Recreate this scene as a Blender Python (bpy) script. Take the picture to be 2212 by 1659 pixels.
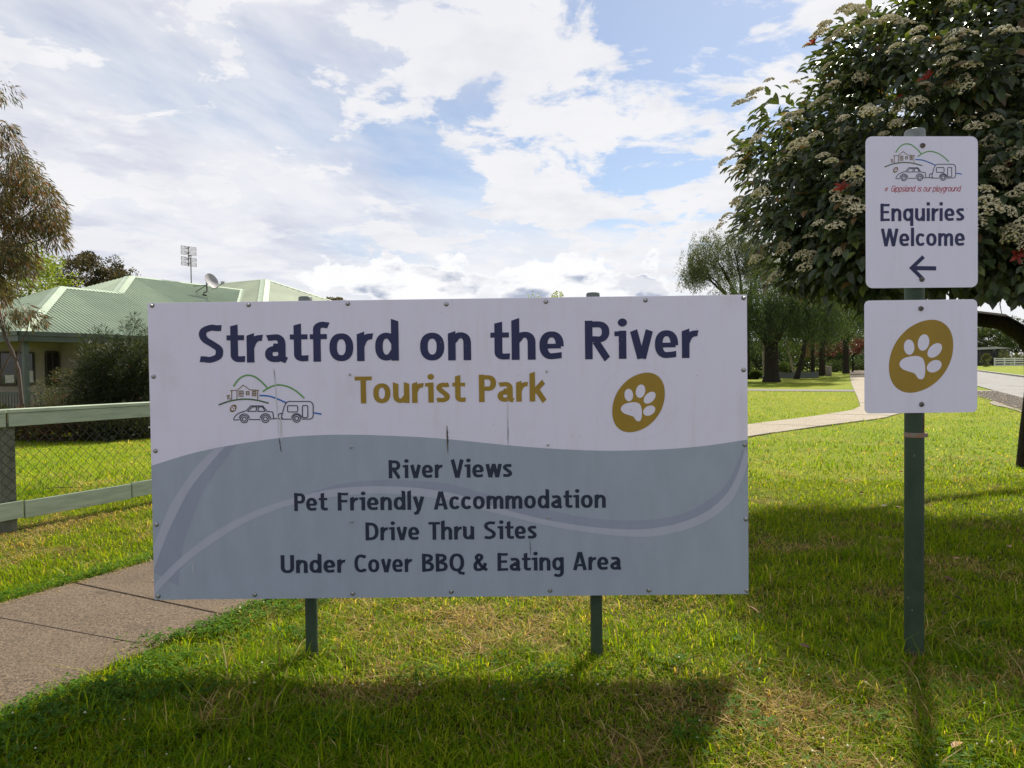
import bpy, math, random
import numpy as np
from mathutils import Vector, Matrix

for o in list(bpy.data.objects):
    bpy.data.objects.remove(o)
scene = bpy.context.scene
col = scene.collection
rng = np.random.default_rng(11)
random.seed(11)

# ------------------------------------------------------------------ camera
EYE = 1.47
PITCH = math.radians(-1.2)
ROLL = math.radians(0.748)
FPX, CX, CY = 1495.0, 1106.0, 829.5          # focal length in units of a 2212 px wide survey picture
fw = Vector((0, math.cos(PITCH), math.sin(PITCH)))
up0 = Vector((0, -math.sin(PITCH), math.cos(PITCH)))
rt0 = Vector((1, 0, 0))
rt = rt0 * math.cos(ROLL) - up0 * math.sin(ROLL)
up = up0 * math.cos(ROLL) + rt0 * math.sin(ROLL)
cam_data = bpy.data.cameras.new('camera')
cam_data.sensor_width = 36.0
cam_data.lens = 36.0 * FPX / 2212.0
cam_data.clip_start = 0.05
cam_data.clip_end = 3000
cam = bpy.data.objects.new('camera', cam_data)
col.objects.link(cam)
cam.matrix_world = Matrix(((rt.x, up.x, -fw.x, 0), (rt.y, up.y, -fw.y, 0), (rt.z, up.z, -fw.z, EYE), (0, 0, 0, 1)))
scene.camera = cam

# ------------------------------------------------------------------ sky and sun
SUN_EL, SUN_AZ = math.radians(46), math.radians(28)      # azimuth measured to the right of straight ahead
SUN_STRENGTH = 4.8
SKY, CLOUD = 0.070, 0.635
world = bpy.data.worlds.new('World')
scene.world = world
world.use_nodes = True


class NT:
    """small helper for node trees"""
    def __init__(self, tree):
        self.t = tree
        self.n = tree.nodes
        self.l = tree.links

    def new(self, kind, **kw):
        nd = self.n.new(kind)
        for k, v in kw.items():
            setattr(nd, k, v)
        return nd

    def put(self, sock, v):
        if v is None:
            return
        if hasattr(v, 'is_output'):
            self.l.new(v, sock)
        else:
            sock.default_value = v

    def math(self, op, a, b=None, c=None, clamp=False):
        nd = self.new('ShaderNodeMath', operation=op, use_clamp=clamp)
        self.put(nd.inputs[0], a)
        self.put(nd.inputs[1], b)
        self.put(nd.inputs[2], c)
        return nd.outputs[0]

    def vmath(self, op, a, b=None, scale=None):
        nd = self.new('ShaderNodeVectorMath', operation=op)
        self.put(nd.inputs[0], a)
        self.put(nd.inputs[1], b)
        if scale is not None:
            self.put(nd.inputs['Scale'], scale)
        return nd.outputs['Value'] if op in ('LENGTH', 'DISTANCE', 'DOT_PRODUCT') else nd.outputs[0]

    def noise(self, vec, scale, detail=4, rough=0.55, dist=0.0):
        nd = self.new('ShaderNodeTexNoise')
        self.put(nd.inputs['Vector'], vec)
        nd.inputs['Scale'].default_value = scale
        nd.inputs['Detail'].default_value = detail
        nd.inputs['Roughness'].default_value = rough
        nd.inputs['Distortion'].default_value = dist
        return nd.outputs['Fac']

    def smooth(self, v, lo, hi, a=0.0, b=1.0):
        nd = self.new('ShaderNodeMapRange', interpolation_type='SMOOTHSTEP')
        self.put(nd.inputs[0], v)
        nd.inputs[1].default_value = lo
        nd.inputs[2].default_value = hi
        nd.inputs[3].default_value = a
        nd.inputs[4].default_value = b
        return nd.outputs[0]

    def mix(self, f, a, b, mode='MIX'):
        nd = self.new('ShaderNodeMix', data_type='RGBA', blend_type=mode)
        self.put(nd.inputs[0], f)
        self.put(nd.inputs[6], a if hasattr(a, 'is_output') else (*a, 1))
        self.put(nd.inputs[7], b if hasattr(b, 'is_output') else (*b, 1))
        return nd.outputs[2]

    def combine(self, x, y, z):
        nd = self.new('ShaderNodeCombineXYZ')
        self.put(nd.inputs[0], x)
        self.put(nd.inputs[1], y)
        self.put(nd.inputs[2], z)
        return nd.outputs[0]


def view_dir(px, py):
    d = fw + rt * ((px - CX) / FPX) + up * ((CY - py) / FPX)
    return d.normalized()


def build_sky():
    w = NT(world.node_tree)
    w.n.clear()
    out = w.new('ShaderNodeOutputWorld')
    tc = w.new('ShaderNodeTexCoord')
    d = tc.outputs['Generated']
    sep = w.new('ShaderNodeSeparateXYZ')
    w.l.new(d, sep.inputs[0])
    x, y, z = sep.outputs
    sky = w.new('ShaderNodeTexSky', sky_type='NISHITA', sun_disc=False)
    sky.sun_elevation = SUN_EL
    sky.sun_rotation = SUN_AZ
    sky.air_density = 1.0
    sky.dust_density = 0.4
    sky.ozone_density = 2.2
    b_sky = w.new('ShaderNodeBackground')
    w.l.new(sky.outputs[0], b_sky.inputs[0])
    b_sky.inputs[1].default_value = SKY
    # cloud deck: the direction projected on a level sheet overhead
    zz = w.math('ADD', w.math('MAXIMUM', z, 0.0), 0.16)
    qx = w.math('DIVIDE', x, zz)
    qy = w.math('DIVIDE', y, zz)
    # streets of cloud run obliquely to the view
    a = math.radians(62)
    sx = w.math('ADD', w.math('MULTIPLY', qx, math.cos(a)), w.math('MULTIPLY', qy, math.sin(a)))
    sy = w.math('SUBTRACT', w.math('MULTIPLY', qy, math.cos(a)), w.math('MULTIPLY', qx, math.sin(a)))
    streak = w.combine(w.math('MULTIPLY', sx, 0.55), sy, 3.1)
    plain = w.combine(qx, qy, 7.7)
    n_veil = w.noise(streak, 1.7, 6, 0.58, 0.4)
    # small cells are packed in the middle distance, big ragged heaps overhead
    n_puff = w.noise(plain, 3.0, 7, 0.60, 0.35)
    n_cell = w.noise(w.combine(w.math('MULTIPLY', qx, 0.75), qy, 1.7), 9.5, 4, 0.65)
    n_big = w.noise(plain, 0.8, 1, 0.5)

    def blob(px, py, r0, r1):
        dd = w.vmath('DISTANCE', d, tuple(view_dir(px, py)))
        return w.smooth(dd, r0, r1, 1.0, 0.0)
    hole = blob(1420, 215, 0.04, 0.24)
    hole2 = blob(930, 315, 0.02, 0.13)
    hole3 = blob(1640, 300, 0.03, 0.20)
    bank = blob(1080, 150, 0.04, 0.20)
    bank2 = blob(1330, 440, 0.05, 0.22)
    bank3 = blob(380, 120, 0.15, 0.62)
    bank4 = blob(1740, 20, 0.04, 0.16)
    cov = w.math('ADD', w.math('MULTIPLY', n_puff, 0.80), w.math('MULTIPLY', n_big, 0.22))
    cov = w.math('ADD', cov, w.math('MULTIPLY', n_cell, 0.20))
    for m, k in ((hole, -0.035), (hole2, -0.12), (hole3, 0.03), (bank, 0.13), (bank2, 0.085), (bank4, 0.12), (bank3, 0.03)):
        cov = w.math('ADD', cov, w.math('MULTIPLY', m, k))
    puffs = w.smooth(cov, 0.575, 0.675)
    vc = w.math('ADD', n_veil, w.math('MULTIPLY', bank3, 0.20))
    for m, k in ((hole, -0.30), (hole2, -0.13), (hole3, -0.10)):
        vc = w.math('ADD', vc, w.math('MULTIPLY', m, k))
    low = w.smooth(z, 0.34, 0.06, 0.0, 0.22)           # the veil thickens towards the skyline
    vc = w.math('ADD', vc, low)
    veil = w.math('ADD', w.math('MULTIPLY', w.smooth(vc, 0.36, 0.74), 0.78), 0.14)
    mask = w.math('MAXIMUM', puffs, veil, clamp=True)
    # the body of the clouds: thick veil greyer, heaps and thin edges white
    n_tone = w.noise(streak, 2.2, 5, 0.6)
    grey = w.math('MULTIPLY', w.smooth(n_tone, 0.38, 0.70), w.math('ADD', w.math('MULTIPLY', bank3, 0.75), 0.30))
    grey = w.math('MULTIPLY', grey, w.math('SUBTRACT', 1.0, w.math('MULTIPLY', puffs, 0.75)))
    tone = w.mix(grey, (0.86, 0.86, 0.885), (0.60, 0.615, 0.72))
    n_in = w.noise(plain, 5.0, 4, 0.55)
    tone = w.mix(w.math('MULTIPLY', w.math('MULTIPLY', w.smooth(n_in, 0.45, 0.75), puffs), 0.45), tone, (0.66, 0.68, 0.75))
    # heaped cloud low over the skyline
    hyp = w.math('SQRT', w.math('ADD', w.math('MULTIPLY', x, x), w.math('MULTIPLY', y, y)))
    el = w.math('DIVIDE', z, hyp)
    nx = w.math('DIVIDE', x, hyp)
    ny = w.math('DIVIDE', y, hyp)
    cvec = w.combine(nx, ny, w.math('MULTIPLY', el, 1.35))
    n_c = w.noise(cvec, 13.0, 6, 0.56, 0.2)
    n_c2 = w.noise(w.vmath('ADD', cvec, (0.0, 0.0, 0.02)), 13.0, 3, 0.55, 0.2)
    n_reg = w.noise(w.combine(nx, ny, 0.3), 1.7, 0, 0.5)
    heap = blob(1060, 600, 0.16, 0.30)
    lift = w.math('ADD', w.math('MULTIPLY', w.smooth(n_reg, 0.5, 0.7), 0.03), w.math('MULTIPLY', heap, 0.20))
    cc = w.math('ADD', n_c, lift)
    cc = w.math('SUBTRACT', cc, w.smooth(el, 0.125, 0.225, 0.0, 0.42))
    cum = w.smooth(cc, 0.60, 0.645)
    lit = w.smooth(w.math('SUBTRACT', n_c, n_c2), -0.03, 0.06)
    base_ = w.smooth(w.noise(w.combine(nx, ny, w.math('MULTIPLY', el, 2.6)), 9.0, 4, 0.55), 0.47, 0.60)
    shade = w.math('MULTIPLY', base_, w.smooth(el, 0.185, 0.135))
    shade = w.math('MULTIPLY', shade, w.smooth(cc, 0.62, 0.70))
    shade = w.math('MULTIPLY', shade, w.math('SUBTRACT', 1.0, w.math('MULTIPLY', lit, 0.6)))
    ctone = w.mix(shade, (0.93, 0.93, 0.945), (0.42, 0.47, 0.59))
    tone = w.mix(cum, tone, ctone)
    mask = w.math('MAXIMUM', mask, cum, clamp=True)
    b_cl = w.new('ShaderNodeBackground')
    w.l.new(tone, b_cl.inputs[0])
    b_cl.inputs[1].default_value = CLOUD
    ms = w.new('ShaderNodeMixShader')
    w.l.new(mask, ms.inputs[0])
    w.l.new(b_sky.outputs[0], ms.inputs[1])
    w.l.new(b_cl.outputs[0], ms.inputs[2])
    w.l.new(ms.outputs[0], out.inputs[0])


build_sky()
world.cycles.sampling_method = 'MANUAL'
world.cycles.sample_map_resolution = 256
sun_data = bpy.data.lights.new('sun', 'SUN')
sun_data.energy = SUN_STRENGTH
sun_data.angle = math.radians(2.5)      # softened by the thin cloud in front of it
sun_data.color = (1.0, 0.93, 0.80)
sun = bpy.data.objects.new('sun', sun_data)
col.objects.link(sun)
to_sun = Vector((math.sin(SUN_AZ) * math.cos(SUN_EL), math.cos(SUN_AZ) * math.cos(SUN_EL), math.sin(SUN_EL)))
sun.rotation_euler = to_sun.to_track_quat('Z', 'Y').to_euler()
sun.location = to_sun * 60
vs = scene.view_settings
vs.view_transform = 'Standard'
vs.look = 'None'
vs.exposure = 0.75
vs.gamma = 1.0
scene.render.film_transparent = False
scene.cycles.max_bounces = 6
scene.cycles.transparent_max_bounces = 8

# ------------------------------------------------------------------ frames of reference
UX, UY = 0.454, 0.891                         # direction the street, fence and house run in
U3, V3 = Vector((UX, UY, 0)), Vector((UY, -UX, 0))


def ground_z(y):
    t = np.asarray(y, dtype=float) - 10.0
    r = np.where(t < -2, 0, np.where(t < 2, (t + 2) ** 2 / 8.0, t)) * 0.0125
    return np.where(np.asarray(y) > 120, 0.0125 * 110, r)


def W(u, v, z=0.0):
    """street coordinates to world"""
    return Vector((UX * u + UY * v, UY * u - UX * v, z))


def ray(px, py):
    return fw + rt * ((px - CX) / FPX) + up * ((CY - py) / FPX)


def at(px, py, dist):
    d = ray(px, py)
    return Vector((0, 0, EYE)) + d * (dist / d.y)


# ------------------------------------------------------------------ mesh tools
class MB:
    def __init__(self):
        self.v, self.f = [], []

    def add(self, vs_, fs_):
        b = len(self.v)
        self.v += [tuple(p) for p in vs_]
        self.f += [tuple(b + i for i in f) for f in fs_]
        return self

    def box(self, c, s, rz=0.0, axes=None):
        hx, hy, hz = s[0] / 2, s[1] / 2, s[2] / 2
        if axes is None:
            axes = (Vector((math.cos(rz), math.sin(rz), 0)), Vector((-math.sin(rz), math.cos(rz), 0)), Vector((0, 0, 1)))
        c = Vector(c)
        pts = []
        for sz in (-1, 1):
            for sy in (-1, 1):
                for sx in (-1, 1):
                    pts.append(c + axes[0] * (sx * hx) + axes[1] * (sy * hy) + axes[2] * (sz * hz))
        return self.add(pts, [(0, 2, 3, 1), (4, 5, 7, 6), (0, 1, 5, 4), (2, 6, 7, 3), (0, 4, 6, 2), (1, 3, 7, 5)])

    def beam(self, p0, p1, w, h, updir=(0, 0, 1)):
        p0, p1 = Vector(p0), Vector(p1)
        x = (p1 - p0)
        L = x.length
        x.normalize()
        u_ = Vector(updir)
        y = u_.cross(x).normalized()
        z = x.cross(y).normalized()
        return self.box((p0 + p1) / 2, (L, w, h), axes=(x, y, z))

    def tube(self, pts, radii, n=8, cap=True):
        pts = [Vector(p) for p in pts]
        if not hasattr(radii, '__len__'):
            radii = [radii] * len(pts)
        b = len(self.v)
        prev = None
        for i, p in enumerate(pts):
            t = (pts[min(i + 1, len(pts) - 1)] - pts[max(i - 1, 0)])
            if t.length < 1e-9:
                t = Vector((0, 0, 1))
            t.normalize()
            if prev is None:
                a = Vector((1, 0, 0)) if abs(t.x) < 0.8 else Vector((0, 1, 0))
                e1 = (a - t * a.dot(t)).normalized()
            else:
                e1 = (prev - t * prev.dot(t))
                e1 = e1.normalized() if e1.length > 1e-6 else Vector((1, 0, 0))
            prev = e1
            e2 = t.cross(e1)
            for k in range(n):
                an = 2 * math.pi * k / n
                self.v.append(tuple(p + (e1 * math.cos(an) + e2 * math.sin(an)) * radii[i]))
        for i in range(len(pts) - 1):
            for k in range(n):
                k2 = (k + 1) % n
                self.f.append((b + i * n + k, b + i * n + k2, b + (i + 1) * n + k2, b + (i + 1) * n + k))
        if cap:
            self.f.append(tuple(b + k for k in reversed(range(n))))
            m = b + (len(pts) - 1) * n
            self.f.append(tuple(m + k for k in range(n)))
        return self

    def lathe(self, prof, c=(0, 0, 0), n=16, axes=None):
        """prof: (radius, height) list"""
        c = Vector(c)
        ax = axes or (Vector((1, 0, 0)), Vector((0, 1, 0)), Vector((0, 0, 1)))
        b = len(self.v)
        for r, h in prof:
            for k in range(n):
                an = 2 * math.pi * k / n
                self.v.append(tuple(c + ax[0] * (r * math.cos(an)) + ax[1] * (r * math.sin(an)) + ax[2] * h))
        for i in range(len(prof) - 1):
            for k in range(n):
                k2 = (k + 1) % n
                self.f.append((b + i * n + k, b + i * n + k2, b + (i + 1) * n + k2, b + (i + 1) * n + k))
        self.f.append(tuple(b + k for k in reversed(range(n))))
        m = b + (len(prof) - 1) * n
        self.f.append(tuple(m + k for k in range(n)))
        return self

    def mesh(self, name, mat, smooth=False):
        me = bpy.data.meshes.new(name)
        me.from_pydata(self.v, [], self.f)
        if mat:
            me.materials.append(mat)
        if smooth:
            me.polygons.foreach_set('use_smooth', [True] * len(me.polygons))
        me.update()
        return me

    def build(self, name, mat, parent=None, smooth=False, **tags):
        return link(name, self.mesh(name, mat, smooth), parent, **tags)


def link(name, me, parent=None, loc=None, label=None, category=None, group=None, kind=None):
    o = bpy.data.objects.new(name, me)
    col.objects.link(o)
    if parent is not None:
        o.parent = parent
    if loc is not None:
        o.location = loc
    for k, v_ in (('label', label), ('category', category), ('group', group), ('kind', kind)):
        if v_:
            o[k] = v_
    return o


def thing(name, label, category, loc=(0, 0, 0), rz=0.0, group=None):
    o = link(name, None, None, loc, label, category, group)
    o.rotation_euler = (0, 0, rz)
    o.empty_display_size = 0.2
    return o


def shade_auto(o, ang=35):
    me = o.data
    me.polygons.foreach_set('use_smooth', [True] * len(me.polygons))
    try:
        me.set_sharp_from_angle(angle=math.radians(ang))
    except Exception:
        pass
    return o


def bevel(o, w, seg=2):
    m = o.modifiers.new('bevel', 'BEVEL')
    m.width = w
    m.segments = seg
    m.limit_method = 'ANGLE'
    return o


def np_mesh(name, verts, faces_flat, loop_tot, mat, colors=None, smooth=False):
    """fast mesh: verts (n,3), faces_flat loop vertex ids, loop_tot loops per face, colors (n,3) per vertex"""
    me = bpy.data.meshes.new(name)
    nv, nl, nf = len(verts), len(faces_flat), len(loop_tot)
    me.vertices.add(nv)
    me.vertices.foreach_set('co', np.ascontiguousarray(verts, dtype=np.float32).ravel())
    me.loops.add(nl)
    me.loops.foreach_set('vertex_index', np.ascontiguousarray(faces_flat, dtype=np.int32))
    me.polygons.add(nf)
    st = np.zeros(nf, dtype=np.int32)
    st[1:] = np.cumsum(loop_tot)[:-1]
    me.polygons.foreach_set('loop_start', st)
    if smooth:
        me.polygons.foreach_set('use_smooth', np.ones(nf, dtype=bool))
    if colors is not None:
        at_ = me.color_attributes.new('tint', 'FLOAT_COLOR', 'POINT')
        c4 = np.ones((nv, 4), dtype=np.float32)
        c4[:, :3] = colors
        at_.data.foreach_set('color', c4.ravel())
    me.update(calc_edges=True)
    if mat:
        me.materials.append(mat)
    return me


def scatter(name, tmpl_v, tmpl_f, P, X, Y, Z, mat, colors=None, smooth=False):
    """copies of a template; X, Y, Z are scaled axes (N,3)"""
    tv = np.asarray(tmpl_v, dtype=float)
    N, k = len(P), len(tv)
    V = P[:, None, :] + tv[None, :, 0:1] * X[:, None, :] + tv[None, :, 1:2] * Y[:, None, :] + tv[None, :, 2:3] * Z[:, None, :]
    base = (np.arange(N) * k)[:, None]
    flat = np.concatenate([np.asarray(f) for f in tmpl_f])
    F = (base + flat[None, :]).ravel()
    tot = np.tile([len(f) for f in tmpl_f], N)
    C = None if colors is None else np.repeat(colors, k, axis=0)
    return np_mesh(name, V.reshape(-1, 3), F, tot, mat, C, smooth)


def unit(a):
    return a / np.maximum(np.linalg.norm(a, axis=-1, keepdims=True), 1e-9)


def frame_from(d, hint):
    """X along d, Y across, Z up-ish for arrays of directions"""
    x = unit(d)
    y = unit(np.cross(hint, x))
    z = np.cross(x, y)
    return x, y, z


def vnoise(x, y, scale, seed=0):
    """2-D value noise on arrays"""
    x = np.asarray(x) * scale
    y = np.asarray(y) * scale
    xi, yi = np.floor(x).astype(int), np.floor(y).astype(int)
    fx, fy = x - xi, y - yi
    fx, fy = fx * fx * (3 - 2 * fx), fy * fy * (3 - 2 * fy)

    def h(i, j):
        n = (i * 374761393 + j * 668265263 + seed * 1442695041) & 0x7fffffff
        n = ((n ^ (n >> 13)) * 1274126177) & 0x7fffffff
        return ((n ^ (n >> 16)) & 0xffff) / 65535.0
    return (h(xi, yi) * (1 - fx) + h(xi + 1, yi) * fx) * (1 - fy) + (h(xi, yi + 1) * (1 - fx) + h(xi + 1, yi + 1) * fx) * fy


# ------------------------------------------------------------------ materials
def pm(name, c1, c2=None, scale=6.0, rough=0.6, bump=0.0, bscale=None, metallic=0.0, spec=0.5, detail=5, stretch=None, speck=None, coords='Object'):
    """procedural principled material: two tones mixed by noise, fine bump, optional dark specks (colour, scale, threshold)"""
    m = bpy.data.materials.new(name)
    m.use_nodes = True
    t = NT(m.node_tree)
    p = m.node_tree.nodes['Principled BSDF']
    if coords == 'World':
        tc = t.new('ShaderNodeNewGeometry').outputs['Position']
    else:
        tc = t.new('ShaderNodeTexCoord').outputs[coords]
    if stretch:
        mp = t.new('ShaderNodeMapping')
        t.l.new(tc, mp.inputs[0])
        mp.inputs['Scale'].default_value = stretch
        vec = mp.outputs[0]
    else:
        vec = tc
    n = t.noise(vec, scale, detail, 0.6, 0.2)
    f = t.smooth(n, 0.3, 0.7)
    colr = t.mix(f, c1, c2 if c2 else tuple(c * 0.75 for c in c1))
    if speck:
        sn = t.noise(tc, speck[1], 2, 0.5)
        colr = t.mix(t.smooth(sn, speck[2], speck[2] + 0.03), colr, speck[0])
    t.l.new(colr, p.inputs['Base Color'])
    rr = t.math('ADD', t.math('MULTIPLY', n, 0.2), rough - 0.1, clamp=True)
    t.l.new(rr, p.inputs['Roughness'])
    p.inputs['Metallic'].default_value = metallic
    p.inputs['Specular IOR Level'].default_value = spec
    if bump:
        bn = t.noise(vec, bscale or scale * 6, 6, 0.65)
        b = t.new('ShaderNodeBump')
        b.inputs['Strength'].default_value = 1.0
        b.inputs['Distance'].default_value = bump
        t.l.new(bn, b.inputs['Height'])
        t.l.new(b.outputs[0], p.inputs['Normal'])
    return m


def leaf_mat(name, rough=0.5, trans=0.45, spec=0.35, tmul=(1.3, 1.25, 0.55), patch=0.25, pscale=0.8):
    """foliage: the leaf's own tint, a little broad variation, light passing through"""
    m = bpy.data.materials.new(name)
    m.use_nodes = True
    t = NT(m.node_tree)
    p = m.node_tree.nodes['Principled BSDF']
    out = m.node_tree.nodes['Material Output']
    a = t.new('ShaderNodeAttribute', attribute_name='tint')
    geo = t.new('ShaderNodeNewGeometry')
    n = t.noise(geo.outputs['Position'], pscale, 3, 0.5)
    k = t.math('ADD', t.math('MULTIPLY', n, patch * 2), 1.0 - patch)
    c = t.vmath('SCALE', a.outputs['Color'], scale=k)
    t.l.new(c, p.inputs['Base Color'])
    p.inputs['Roughness'].default_value = rough
    p.inputs['Specular IOR Level'].default_value = spec
    tr = t.new('ShaderNodeBsdfTranslucent')
    c2 = t.vmath('MULTIPLY', c, tmul)
    t.l.new(c2, tr.inputs[0])
    ms = t.new('ShaderNodeMixShader')
    ms.inputs[0].default_value = trans
    t.l.new(p.outputs[0], ms.inputs[1])
    t.l.new(tr.outputs[0], ms.inputs[2])
    t.l.new(ms.outputs[0], out.inputs['Surface'])
    return m


# ================================================================== THE SETTING
def lawn_material():
    m = bpy.data.materials.new('lawn')
    m.use_nodes = True
    t = NT(m.node_tree)
    p = m.node_tree.nodes['Principled BSDF']
    pos = t.new('ShaderNodeNewGeometry').outputs['Position']
    n1 = t.noise(pos, 1.1, 4, 0.55)
    n2 = t.noise(pos, 14.0, 5, 0.65, 0.4)
    n3 = t.noise(pos, 70.0, 3, 0.6)
    n4 = t.noise(pos, 0.12, 3, 0.5)
    green = t.mix(t.smooth(n1, 0.3, 0.7), (0.140, 0.215, 0.004), (0.210, 0.270, 0.006))
    green = t.mix(t.smooth(n4, 0.35, 0.7), green, (0.245, 0.265, 0.012))
    straw = t.mix(t.math('MULTIPLY', t.smooth(n2, 0.55, 0.78), 0.6), green, (0.28, 0.23, 0.07))
    dark = t.mix(t.smooth(n3, 0.55, 0.35), straw, (0.060, 0.080, 0.005))
    sp = t.new('ShaderNodeSeparateXYZ')
    t.l.new(pos, sp.inputs[0])
    thatch = t.mix(t.smooth(n2, 0.35, 0.7), (0.030, 0.032, 0.008), (0.085, 0.065, 0.028))
    dark = t.mix(t.smooth(sp.outputs[1], 10.0, 6.5, 0.0, 0.85), dark, thatch)      # thatch, darkened so gaps between the built blades look shaded
    t.l.new(dark, p.inputs['Base Color'])
    p.inputs['Roughness'].default_value = 0.9
    p.inputs['Specular IOR Level'].default_value = 0.1
    h = t.math('ADD', t.math('MULTIPLY', n2, 0.6), t.math('MULTIPLY', n3, 0.5))
    b = t.new('ShaderNodeBump')
    b.inputs['Distance'].default_value = 0.03
    b.inputs['Strength'].default_value = 0.9
    t.l.new(h, b.inputs['Height'])
    t.l.new(b.outputs[0], p.inputs['Normal'])
    return m


def build_ground():
    xs = np.unique(np.concatenate([np.linspace(-12, 12, 49), np.linspace(-60, 60, 41), np.linspace(-700, 700, 29)]))
    ys = np.unique(np.concatenate([np.linspace(-2, 20, 45), np.linspace(-40, 130, 60), np.linspace(130, 900, 12)]))
    gx, gy = np.meshgrid(xs, ys)
    gz = ground_z(gy) + (vnoise(gx, gy, 0.7, 3) - 0.5) * 0.02 * (np.hypot(gx, gy) < 25) - 0.012
    nx_, ny_ = len(xs), len(ys)
    V = np.stack([gx, gy, gz], -1).reshape(-1, 3)
    i = np.arange(nx_ - 1)[None, :] + (np.arange(ny_ - 1) * nx_)[:, None]
    F = np.stack([i, i + 1, i + 1 + nx_, i + nx_], -1).reshape(-1)
    me = np_mesh('lawn', V, F, np.full((nx_ - 1) * (ny_ - 1), 4), lawn_material(), None, True)
    link('lawn', me, kind='structure')


build_ground()

# --- footpath: edges given in street coordinates (u along, v across)
PATH_U = [-6.0, 0.0, 3.6, 6.0, 9.0, 12.0, 14.5, 17.2, 20.0, 22.5, 24.5, 30.0, 40.0, 56.0, 90.0]
PATH_L = [-4.82, -4.84, -4.95, -4.98, -4.75, -4.1, -3.4, -2.45, -1.25, -0.35, -0.12, -0.25, -0.55, -0.95, -1.6]
PATH_R = [-3.10, -3.22, -3.45, -3.55, -3.35, -2.80, -2.1, -0.95, 0.42, 1.05, 1.20, 1.20, 1.0, 0.65, 0.1]


def path_edges(u):
    return np.interp(u, PATH_U, PATH_L), np.interp(u, PATH_U, PATH_R)


def in_path(x, y, pad=0.0):
    u = x * UX + y * UY
    v = x * UY - y * UX
    l, r = path_edges(u)
    return (v > l - pad) & (v < r + pad)


def concrete_mat(name, c1, c2, broom=True):
    m = bpy.data.materials.new(name)
    m.use_nodes = True
    t = NT(m.node_tree)
    p = m.node_tree.nodes['Principled BSDF']
    pos = t.new('ShaderNodeNewGeometry').outputs['Position']
    mp = t.new('ShaderNodeMapping')
    t.l.new(pos, mp.inputs[0])
    mp.inputs['Rotation'].default_value = (0, 0, math.radians(24))
    mp.inputs['Scale'].default_value = (1, 7.0, 1)
    n1 = t.noise(pos, 1.6, 5, 0.6)
    n2 = t.noise(pos, 95.0, 4, 0.7)
    n3 = t.noise(mp.outputs[0], 13.0, 5, 0.7, 0.2)
    c = t.mix(t.smooth(n1, 0.3, 0.7), c1, c2)
    c = t.mix(t.smooth(n2, 0.42, 0.66), c, tuple(min(1, k * 2.0) for k in c1))
    n6 = t.noise(pos, 38.0, 3, 0.7)
    c = t.mix(t.math('MULTIPLY', t.smooth(n6, 0.56, 0.70), 0.7), c, tuple(k * 0.30 for k in c1))
    c = t.mix(t.math('MULTIPLY', t.smooth(n2, 0.46, 0.30), 0.75), c, tuple(k * 0.35 for k in c1))
    c = t.mix(t.math('MULTIPLY', t.smooth(n3, 0.5, 0.75), 0.5), c, tuple(k * 0.5 for k in c2))
    n5 = t.noise(pos, 3.2, 6, 0.65, 0.6)
    c = t.mix(t.math('MULTIPLY', t.smooth(n5, 0.55, 0.72), 0.45), c, tuple(k * 0.42 for k in c2))
    c = t.mix(t.math('MULTIPLY', t.smooth(n5, 0.42, 0.28), 0.35), c, tuple(min(1, k * 1.6) for k in c1))
    t.l.new(c, p.inputs['Base Color'])
    p.inputs['Roughness'].default_value = 0.85
    p.inputs['Specular IOR Level'].default_value = 0.25
    b = t.new('ShaderNodeBump')
    b.inputs['Distance'].default_value = 0.006
    h = t.math('ADD', t.math('MULTIPLY', n2, 0.8), t.math('MULTIPLY', n3, 0.9 if broom else 0.2))
    t.l.new(h, b.inputs['Height'])
    t.l.new(b.outputs[0], p.inputs['Normal'])
    return m


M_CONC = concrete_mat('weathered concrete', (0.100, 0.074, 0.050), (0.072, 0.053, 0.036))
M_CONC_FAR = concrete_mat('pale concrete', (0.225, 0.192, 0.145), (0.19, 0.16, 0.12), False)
M_SOIL = pm('bare soil', (0.07, 0.05, 0.03), (0.11, 0.08, 0.05), 20, 0.95, 0.01, coords='World')


def strip_mesh(us, lo, hi, z0, name, mat, thick=0.0):
    mb = MB()
    for i, u in enumerate(us):
        for v_ in (lo[i], hi[i]):
            p = W(u, v_)
            mb.v.append((p.x, p.y, float(ground_z(p.y)) + z0))
    for i in range(len(us) - 1):
        mb.f.append((2 * i, 2 * i + 1, 2 * i + 3, 2 * i + 2))
    return mb.mesh(name, mat)


us_ = np.linspace(-6, 89, 120)
le, re_ = path_edges(us_)
path = link('footpath', strip_mesh(us_, le + 0.05, re_ - 0.05, 0.004, 'footpath', M_SOIL), kind='structure')


def slab(u0, u1, mat, top, nsub=3, gap=0.006):
    us = np.linspace(u0 + gap, u1 - gap, nsub + 1)
    l, r = path_edges(us)
    mb = MB()
    k = nsub + 1
    pts = [(us[i], l[i]) for i in range(k)] + [(us[i], r[i]) for i in reversed(range(k))]
    for dz in (-0.06, top - 0.008, top):
        ins = 0.006 if dz == top else 0.0
        for j, (u, v_) in enumerate(pts):
            vv = v_ + (ins if j < k else -ins)
            uu = u + (ins if j in (0, len(pts) - 1) else (-ins if j in (k - 1, k) else 0))
            p = W(uu, vv)
            mb.v.append((p.x, p.y, float(ground_z(p.y)) + dz))
    n = len(pts)
    for a in range(2):
        for j in range(n):
            j2 = (j + 1) % n
            mb.f.append((a * n + j, a * n + j2, (a + 1) * n + j2, (a + 1) * n + j))
    t0 = 2 * n
    for i in range(nsub):
        mb.f.append((t0 + i, t0 + i + 1, t0 + n - 2 - i, t0 + n - 1 - i))
    return mb.mesh('concrete_slab', mat)


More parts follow.
